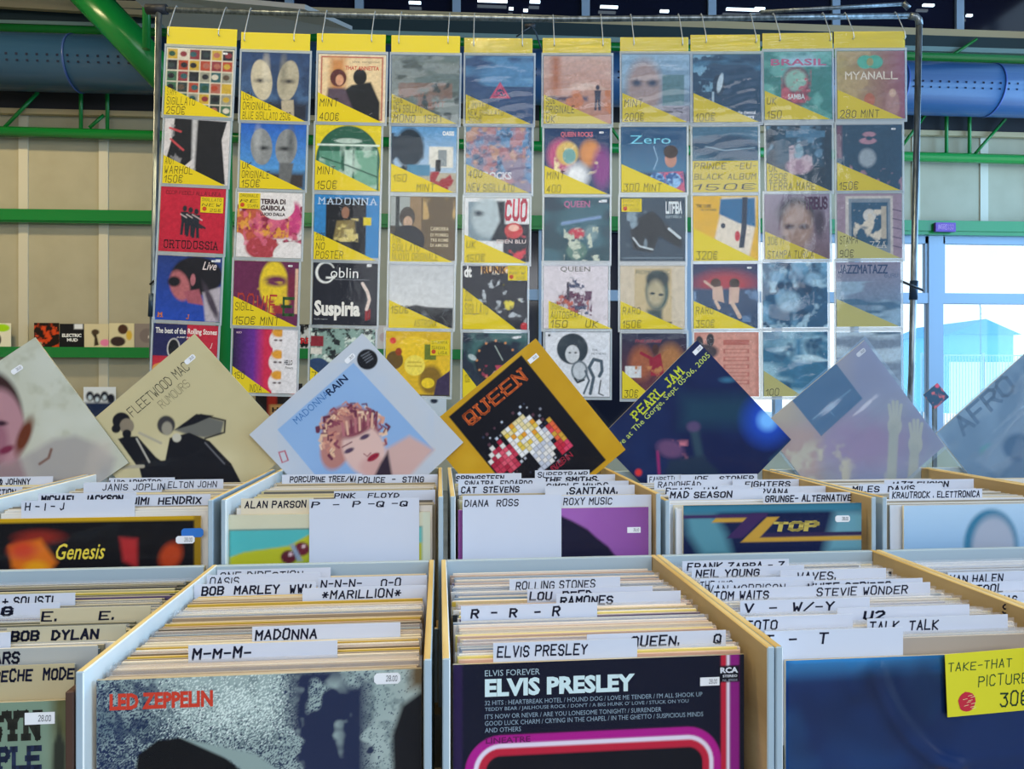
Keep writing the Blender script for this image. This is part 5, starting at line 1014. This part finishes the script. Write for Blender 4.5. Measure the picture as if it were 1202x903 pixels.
def free_ys(key, y0, y1, n, th=.0046):
    ys = []; cards = sorted(TAKEN[key]); step = (y1 - y0) / n; y = y0
    for k in range(n):
        y = y0 + step * (k + .5)
        for c in cards:
            if c - th - .0004 < y < c + .0012: y = c + .0014 if c + .0014 - (y0 + step * (k + .5)) < step * .5 else c - th - .0005
        ys.append(y)
    return sorted(ys)
def cname(c):
    l = sum(c[:3]) / 3
    if l < .05: return 'dark'
    if c[0] > .3 and c[2] < .35 * c[0]: return 'yellow'
    if l > .55: return 'pale'
    if c[0] > 1.35 * c[2]: return 'tan'
    return 'grey'
Rk = random.Random(21)
LASTC = {'D': .016}
for key in 'ABCDE':
    x0, x1, yf, yb, drop = CRATES[key]; xm = (x0 + x1) / 2
    y0 = (FIRST.get(key, yf + .012)) + .0055 + LASTC.get(key, 0)
    run = 0; cc = None
    for y in free_ys(key, y0, yb - .012, CNT[key]):
        if run <= 0: cc = Rk.choice(PAL[key]); run = Rk.choice((1, 1, 2, 2, 3))
        run -= 1
        me = PMS[Rk.choice((1, 2) if key in 'DE' else (0, 0, 1, 3))]
        o = bpy.data.objects.new('packed_record', me); col.objects.link(o)
        l = lin(cc if Rk.random() < .8 else Rk.choice(('20242c', 'e8e4dc', '5a4a6a', 'd0a838', '7a8c98'))); v = Rk.uniform(.85, 1.1)
        o.color = (l[0] * v, l[1] * v, l[2] * v, 1)
        slack = max(0, (x1 - x0 - .325) / 2)
        o.location = TABLE.W((xm + Rk.uniform(-slack, slack), y, H - drop - .0185 - .1575 + Rk.uniform(-.0015, .0025))); o.rotation_euler = (0, 0, TABLE.rz)
        tag(o, NAMES[key].replace('packed ', 'packed ' + cname(o.color) + ' ').replace('tan tan', 'tan').replace('pale pale', 'pale').replace('pale silvery', 'silvery'), 'record', 'records packed in the ' + {'A': 'left edge', 'B': 'grey cover', 'C': 'middle', 'D': 'dark blue', 'E': 'right edge'}[key] + ' front crate')
mb = MB(); Rk = random.Random(8)
PG = ['c2b59a', 'b5a78c', 'd4cab4', '8f8878', 'd8d4cc', 'a89878', '6a665e', 'c8bca8', 'd8c890']
for key in ('G0', 'G1', 'G2', 'G3', 'G4', 'G5', 'G6'):
    x0, x1, yf, yb, drop = CRATES[key]; xm = (x0 + x1) / 2; y0 = FIRST.get(key, yf + .012) + .006
    for y in free_ys(key, y0, 1.575, 50, .0042):
        p = TABLE.W((xm + Rk.uniform(-.006, .006), y, 0)); c, s = math.cos(TABLE.rz), math.sin(TABLE.rz); t = Rk.uniform(.0026, .004)
        zt_ = H - drop - .0185 + Rk.uniform(-.002, .0025); cc = Rk.choice(PG if key[1] in '0123' else PG[2:5] + ['dfe2e8', 'cdd2da'])
        f = lambda x, yy, z: (p[0] + x * c - yy * s, p[1] + x * s + yy * c, z)
        h = .1575; vs = [f(x, yy, z) for z in (zt_ - .315, zt_) for yy in (0, t) for x in (-h, h)]
        mb.add(vs, [(0, 2, 3, 1), (4, 5, 7, 6), (0, 1, 5, 4), (2, 6, 7, 3), (0, 4, 6, 2), (1, 3, 7, 5)], 0, cc)
mb.build('packed_records', print_mat('packed_mass', .45), label='tightly packed record sleeves filling the rear row of crates', cat='records', kind='stuff')

# ------------------------------------------------------------------ seven tilted records on display behind the crates
M_GLARE = film('glare_sleeve_film', .1, .18, 'b4d6fa', 1.4, .3, 7); hz_sheet = wavy(.335, .335, 30, .0016, 41, 'glare_sleeve'); hz_sheet.materials.clear(); hz_sheet.materials.append(M_GLARE)  # glare veil on the sleeve, put into its pale blue diffuse colour
def diamond(cx, cy, ang, Y, n, fn, label, st=None, s=.315, gloss=True, sheet=None):
    a_ = math.radians(ang); p = TABLE.at(cx, cy, Y); d = TABLE.s * p[0] + TABLE.c * Y; sp_ = s * FPX / d
    a = fn(n, (cx, cy, sp_), a_)
    e_ = empty('record', TABLE.W(p), rz=TABLE.rz, ry=-a_, label=label, cat='record', group='tilted records on display')
    add_mesh('cover', cover_mesh(a, s, gloss=gloss, edge='c0b898'), e_)
    o = add_mesh('plastic_sleeve', sheet or big_film, e_, (0, -.0015, 0)); o.scale = (s * 1.03 / .33, 1, s * 1.03 / .33)
    if st:
        c, q = math.cos(a_), math.sin(a_); dx, dy = st[0] - cx, st[1] - cy
        o = sticker(e_, (dx * c - dy * q) / sp_ * s, -(dx * q + dy * c) / sp_ * s, .025, y=-.0008, hexa=st[2] if len(st) > 2 else True)
    return e_
def tpx(a, text, cx, cy, w, h, c, st, ang):
    """Text centred on a picture point of the tilted cover, running along its upper edge."""
    i = np.argmin((a.X - cx) ** 2 + (a.Y - cy) ** 2); u, v = a.u.ravel()[i], a.v.ravel()[i]
    return a.t(text, u - w / 2 / a.k, v - h / 2 / a.k, u + w / 2 / a.k, v + h / 2 / a.k, c, st)
def d0(n, b, g):
    a = Art('c2c4b4', n, b, g).n_('cfd2c8', 3, .45, 5, f=.4).n_('a8a890', 10, .6, 4, f=.2, o=.5)
    a.p([(0, 560), (20, 540), (60, 516), (85, 512), (110, 522), (130, 540), (125, 560), (90, 600), (0, 600)], 'a8a4a0', 8).n_('c8beb4', 3, .45, 8, 20, 515, 130, 600, f=.3, ed=14, o=.7)
    a.p([(-40, 560), (-10, 520), (20, 530), (30, 560), (0, 590)], '9c8486', 8)
    a.e(-12, 490, 38, 55, '3a2424', 6).e(4, 500, 24, 44, 'b48890', 6, -8).e(-4, 515, 14, 24, '9a6878', 8, -8).e(28, 512, 7, 22, '6a3420', 5, 20).e(8, 528, 9, 4, '7a2c48', 3, -25).e(2, 497, 7, 3, '3a2030', 3)
    return a.l([(45, 545), (55, 538), (58, 528)], 3, '7a5a50', 2)
diamond(18, 523, 35.3, 1.592, 150, d0, 'aged pale tilted record with a bare shoulder and red hair at the left edge', (20, 434))
def d1(n, b, g):
    a = Art('c8bd94', n, b, g).n_('bfb387', 4, .5, 5, f=.4).n_('d6cca4', 3, .5, 15, f=.4)
    bk = '15161e'
    a.p([(142, 515), (150, 512), (164, 512), (184, 536), (196, 545), (196, 560), (182, 562), (162, 545)], bk, 1).e(146, 494, 10, 10, bk).e(152, 500, 8, 9, '8a7e6c').e(152, 509, 5, 5, bk)
    a.e(196, 499, 10, 11, '3c3a3c', 2).e(197, 503, 6, 8, '9a9484', 2).e(140, 503, 5, 5, bk)
    a.p([(205, 505), (235, 487), (262, 495), (258, 510), (240, 514), (225, 512)], '6c6c66', 3).p([(205, 505), (230, 486), (250, 488), (228, 498)], bk, 1).l([(235, 487), (263, 494), (262, 508), (240, 515)], 2, bk)
    a.p([(200, 514), (222, 508), (245, 518), (270, 545), (285, 575), (240, 590), (205, 560), (172, 575), (165, 545), (195, 540)], bk, 1).p([(170, 540), (200, 545), (225, 560), (200, 580), (175, 570)], bk)
    a.e(208, 514, 5, 5, 'c8c4b4').l([(240, 520), (262, 545)], 1.5, '6a6a70').l([(163, 515), (177, 542)], 2, 'b8b4a8').l([(166, 508), (190, 520)], 3, 'b0a894').l([(144, 548), (170, 547)], 4, 'b0a894')
    tpx(a, 'FLEETWOOD MAC', 188, 457, 86, 12, '1c1c1c', 'l.7', g); return tpx(a, 'RUMOURS', 205, 462, 42, 10, '4a4434', 'l.45', g)
diamond(220, 517, 41.4, 1.602, 170, d1, 'cream tilted record with two dark-clothed figures under thin black lettering', (223, 422))
def d2(n, b, g):
    a = Art('c3cad4', n, b, g); a.p([(415, 426), (328, 504), (415, 612), (509, 529)], '8fb2dc').n_('a2c0e4', 3, .5, 5, 328, 426, 509, 612, f=.5, o=.4)
    a.p([(440, 560), (452, 528), (480, 512), (509, 529), (480, 560)], 'd0aea8', 6)
    R2 = random.Random(3)
    a.e(412, 508, 34, 32, '9c6066', 5, 30).e(396, 520, 18, 32, 'b88078', 4, 15)
    for k in range(90):                          # loose curls
        t = R2.uniform(2.2, 6.6); r1 = R2.uniform(.55, 1.08); px, py = 414 + 38 * r1 * math.cos(t), 510 + 34 * r1 * math.sin(t)
        if px > 430 and py > 505 and px < 450: continue
        t2 = t + R2.uniform(-.5, .5); a.l([(px, py), (px + 5 * math.cos(t2 + 1.4), py + 5 * math.sin(t2 + 1.4)), (px + 8 * math.cos(t2 + 2.2), py + 8 * math.sin(t2 + 2.2))], R2.uniform(1.5, 3.4), R2.choice(['e4bc9c', 'd8a08a', '8c4658', '6a3048', 'c88878', 'ecccb0']), 1.5)
    a.e(427, 528, 24, 31, 'ddbcb4', 5, -22).e(420, 504, 21, 7, '8c4a58', 4, -25).e(438, 548, 16, 12, 'd4aaa4', 6)
    for k in range(9): a.l([(402 + k * 5, 497 - k * 1.6), (404 + k * 4.6, 511 - k * 1.4)], 2.6, ('b8727a', 'e0b49c', '7c3c50')[k % 3], 1.5)
    a.e(410, 529, 6, 2.6, '54405a', 1.5, -25).e(428, 513, 6, 2.6, '54405a', 1.5, -25).l([(402, 525), (413, 519)], 1.4, '7a4650', 1).l([(420, 509), (431, 501)], 1.4, '7a4650', 1)
    a.l([(427, 533), (431, 536), (435, 532)], 1.3, 'a0686c', 1).e(438, 537, 8, 3.6, 'a0243e', 1.2, -32).l([(432, 541), (444, 533)], .8, '6a1428')
    a.p([(446, 545), (455, 530), (460, 560), (438, 562)], '332636', 4)
    a.p([(329, 530), (337, 528), (341, 540), (333, 543)], 'b83050').p([(330.5, 531), (336, 529.6), (339.4, 539.4), (334, 541.6)], 'c3cad4')
    a.e(431, 422, 12, 12, '14161c')
    for k in range(4): a.l([(424 + 2 * k, 421 + 2.6 * k - 3), (433 + 1.5 * k, 414 + 2.6 * k - 1)], .8, '8a8e98')
    tpx(a, 'MADONNA', 366, 478, 51, 8.5, '4a7cb8', 'p', g); return tpx(a, 'RAIN', 396, 452, 29, 8.5, '142c54', 'b', g)
diamond(420, 515, 42.5, 1.586, 190, d2, 'white-bordered tilted record with a blue portrait of a blonde curly head', (411, 421))
def d3(n, b, g):
    a = Art('c99a1a', n, b, g).n_('d4a828', 4, .5, 5, f=.4).p([(612, 417), (527, 489), (627, 612), (713, 541)], '0d0d18')
    c, q = math.cos(g), math.sin(g); R3 = random.Random(11)
    blobs = [(616, 512, 24, 24, ('e8e4e0', 'e8d8a0', 'e8c850', 'f0f0f0', 'e8a030')), (640, 530, 12, 26, ('e8e4e0', 'c8ccd8', 'e8e4e0')), (592, 538, 18, 20, ('c83a54', 'e05a70', 'e8e4e0', 'b02440')), (655, 500, 16, 22, ('c83a44', 'd8a83a', 'e86a40', 'e04858')), (664, 520, 12, 12, ('c82a44', 'e0486a'))]
    for i in range(-1, 17):
        for j in range(-1, 15):
            x_, y_ = i * 5.6 + 2, j * 5.6 + 2; px = 555 + x_ * c + y_ * q; py = 528 - x_ * q + y_ * c
            if py > 575: continue
            for bx, by, rx, ry, pal in blobs:
                if math.hypot((px - bx) / rx, (py - by) / ry) < R3.uniform(.8, 1.1): cc = R3.choice(pal); w = 2.6; break
            else:
                if R3.random() > .3 or math.hypot((px - 622) / 62, (py - 510) / 52) > 1: continue
                cc = R3.choice(['38405a', '8a8c98', 'c8ccd8', '5a3a48', 'd0d8e8', '20283c']); w = R3.uniform(.8, 1.8)
            a.p([(px - w * c - w * q, py + w * q - w * c), (px + w * c - w * q, py - w * q - w * c), (px + w * c + w * q, py - w * q + w * c), (px - w * c + w * q, py + w * q + w * c)], cc)
    tpx(a, 'QUEEN', 582, 466, 90, 17, 'd8662c', 's1.6', g); tpx(a, 'QUEEN', 582, 466, 88.5, 15.5, '2a1418', 's.25', g)
    tpx(a, 'THE CLUB', 648, 552, 40, 7, 'b02840', 'l', g); return tpx(a, 'LIVE IN', 658, 545, 36, 7, 'b02840', 'l', g)
diamond(617, 517, 39.3, 1.596, 190, d3, 'yellow-bordered tilted record with orange serif letters over a black tiled panel', (626, 421, False))
def d4(n, b, g):
    a = Art('14204c', n, b, g).n_('1c3060', 3, .5, 5, f=.4).r(800, 465, 880, 500, '1e4058', 22).e(855, 446, 8, 3, '3a7090', 4).e(904, 494, 26, 26, '2250c0', 26).e(904, 494, 11, 11, '7cc0ff', 10)
    a.l([(771, 530), (773, 560), (784, 585)], 3, 'a02c6c', 3).e(786, 527, 16, 10, '6a4a70', 6, 15).n_('c87888', 14, .55, 4, 772, 518, 806, 538, f=.2, ed=6).l([(815, 505), (822, 540)], 10, '30485a', 6).e(814, 501, 8, 6, '5a4a70', 4).p([(785, 540), (825, 535), (850, 560), (840, 580), (770, 580)], '22344c', 6)
    a.e(748, 554, 4, 4, 'e03838', 3).p([(905, 540), (935, 515), (942, 520), (910, 548)], '26405c', 3)
    tpx(a, 'PEARL JAM', 771, 462, 82, 12, 'd8e03c', 's1.5', g); return tpx(a, 'Live at The Gorge, Sept. 05-06, 2005', 777, 472, 158, 9, 'c8d868', 'p', g)
diamond(817, 516, 44.5, 1.609, 190, d4, 'navy tilted record with yellow typewriter letters and a bright blue glow', (819, 411, False))
def d5(n, b, g):
    a = Art('a8aabc', n, b, g).g('c8b898', '9a9cb8', 'h', a=920, b=1010).e(1010, 520, 60, 30, 'ac8cae', 30).n_('b4b8c0', 3, .5, 5, f=.4, o=.6).r(905, 500, 960, 560, 'c8a894', 18)
    a.n_('d8cfae', 10, .52, 7, 905, 520, 1000, 600, f=.15, ed=14).n_('d0ccb4', 8, .55, 8, 1000, 545, 1090, 600, f=.15, ed=10)
    for x0, h_ in ((1052, 0), (1078, 22)):
        for k in range(4): a.l([(x0 - 6 + k * 5, 470 + h_ + abs(k - 1.5) * 4), (x0 - 3 + k * 3, 495 + h_)], 4, 'c4c6b4', 1.5)
        a.e(x0 + 1, 500 + h_, 9, 12, 'c4c6b4', 2).l([(x0, 505 + h_), (x0 - 4, 580)], 12, 'bcbfae', 3)
    a.p([(978, 424), (924, 467), (962, 512), (1013, 468)], '1c5c8c').l([(952, 492), (998, 458)], 1.2, '6a9cc0').l([(968, 478), (978, 488)], .8, '6a9cc0'); return a.e(975, 477, 4, 4, '4a86ac')
diamond(1003, 512, 38.7, 1.620, 170, d5, 'lilac-grey tilted record with a deep blue square patch and pale raised hands', (1011, 414), sheet=hz_sheet)
def d6(n, b, g):
    a = Art('6f93b0', n, b, g).n_('9abcd4', 3, .5, 5, f=.4).n_('3a6c94', 4, .55, 15, f=.3).e(1165, 530, 18, 10, '2fa09c', 4).p([(1140, 540), (1202, 480), (1230, 500), (1170, 560)], '88a4bc', 6).e(1195, 525, 20, 16, '1c5a86', 6)
    tpx(a, 'AFRO', 1152, 476, 88, 24, '557a9a', 'l1.6', g); return a
diamond(1202, 518, 40, 1.632, 120, d6, 'blue-grey tilted record with big outlined letters at the right edge', None, sheet=hz_sheet)
# small cover leaning by the window
p = RACK.at(1099, 465, 3.0)
e_ = empty('record', RACK.W((p[0], 3.0, p[2])), rz=RACK.rz, ry=math.radians(-40), label='tiny dark tilted cover with a pink dot between the two rightmost tilted records', cat='record')
add_mesh('cover', cover_mesh(Art('3a5a78', 28).n_('c8707c', 4, .6, 3).e(.9, .1, .12, .12, 'e06080'), .075, th=.003), e_)
e2 = empty('small_stand', RACK.W((p[0], 3.004, 0)), rz=RACK.rz, label='thin floor stand behind the tiny dark tilted cover', cat='stand')
MB().box(-.008, .008, .003, .012, 0, p[2] - .0).build('pole', M_STEEL, e2); MB().box(-.12, .12, -.1, .12, 0, .015).build('base', M_STEEL, e2)
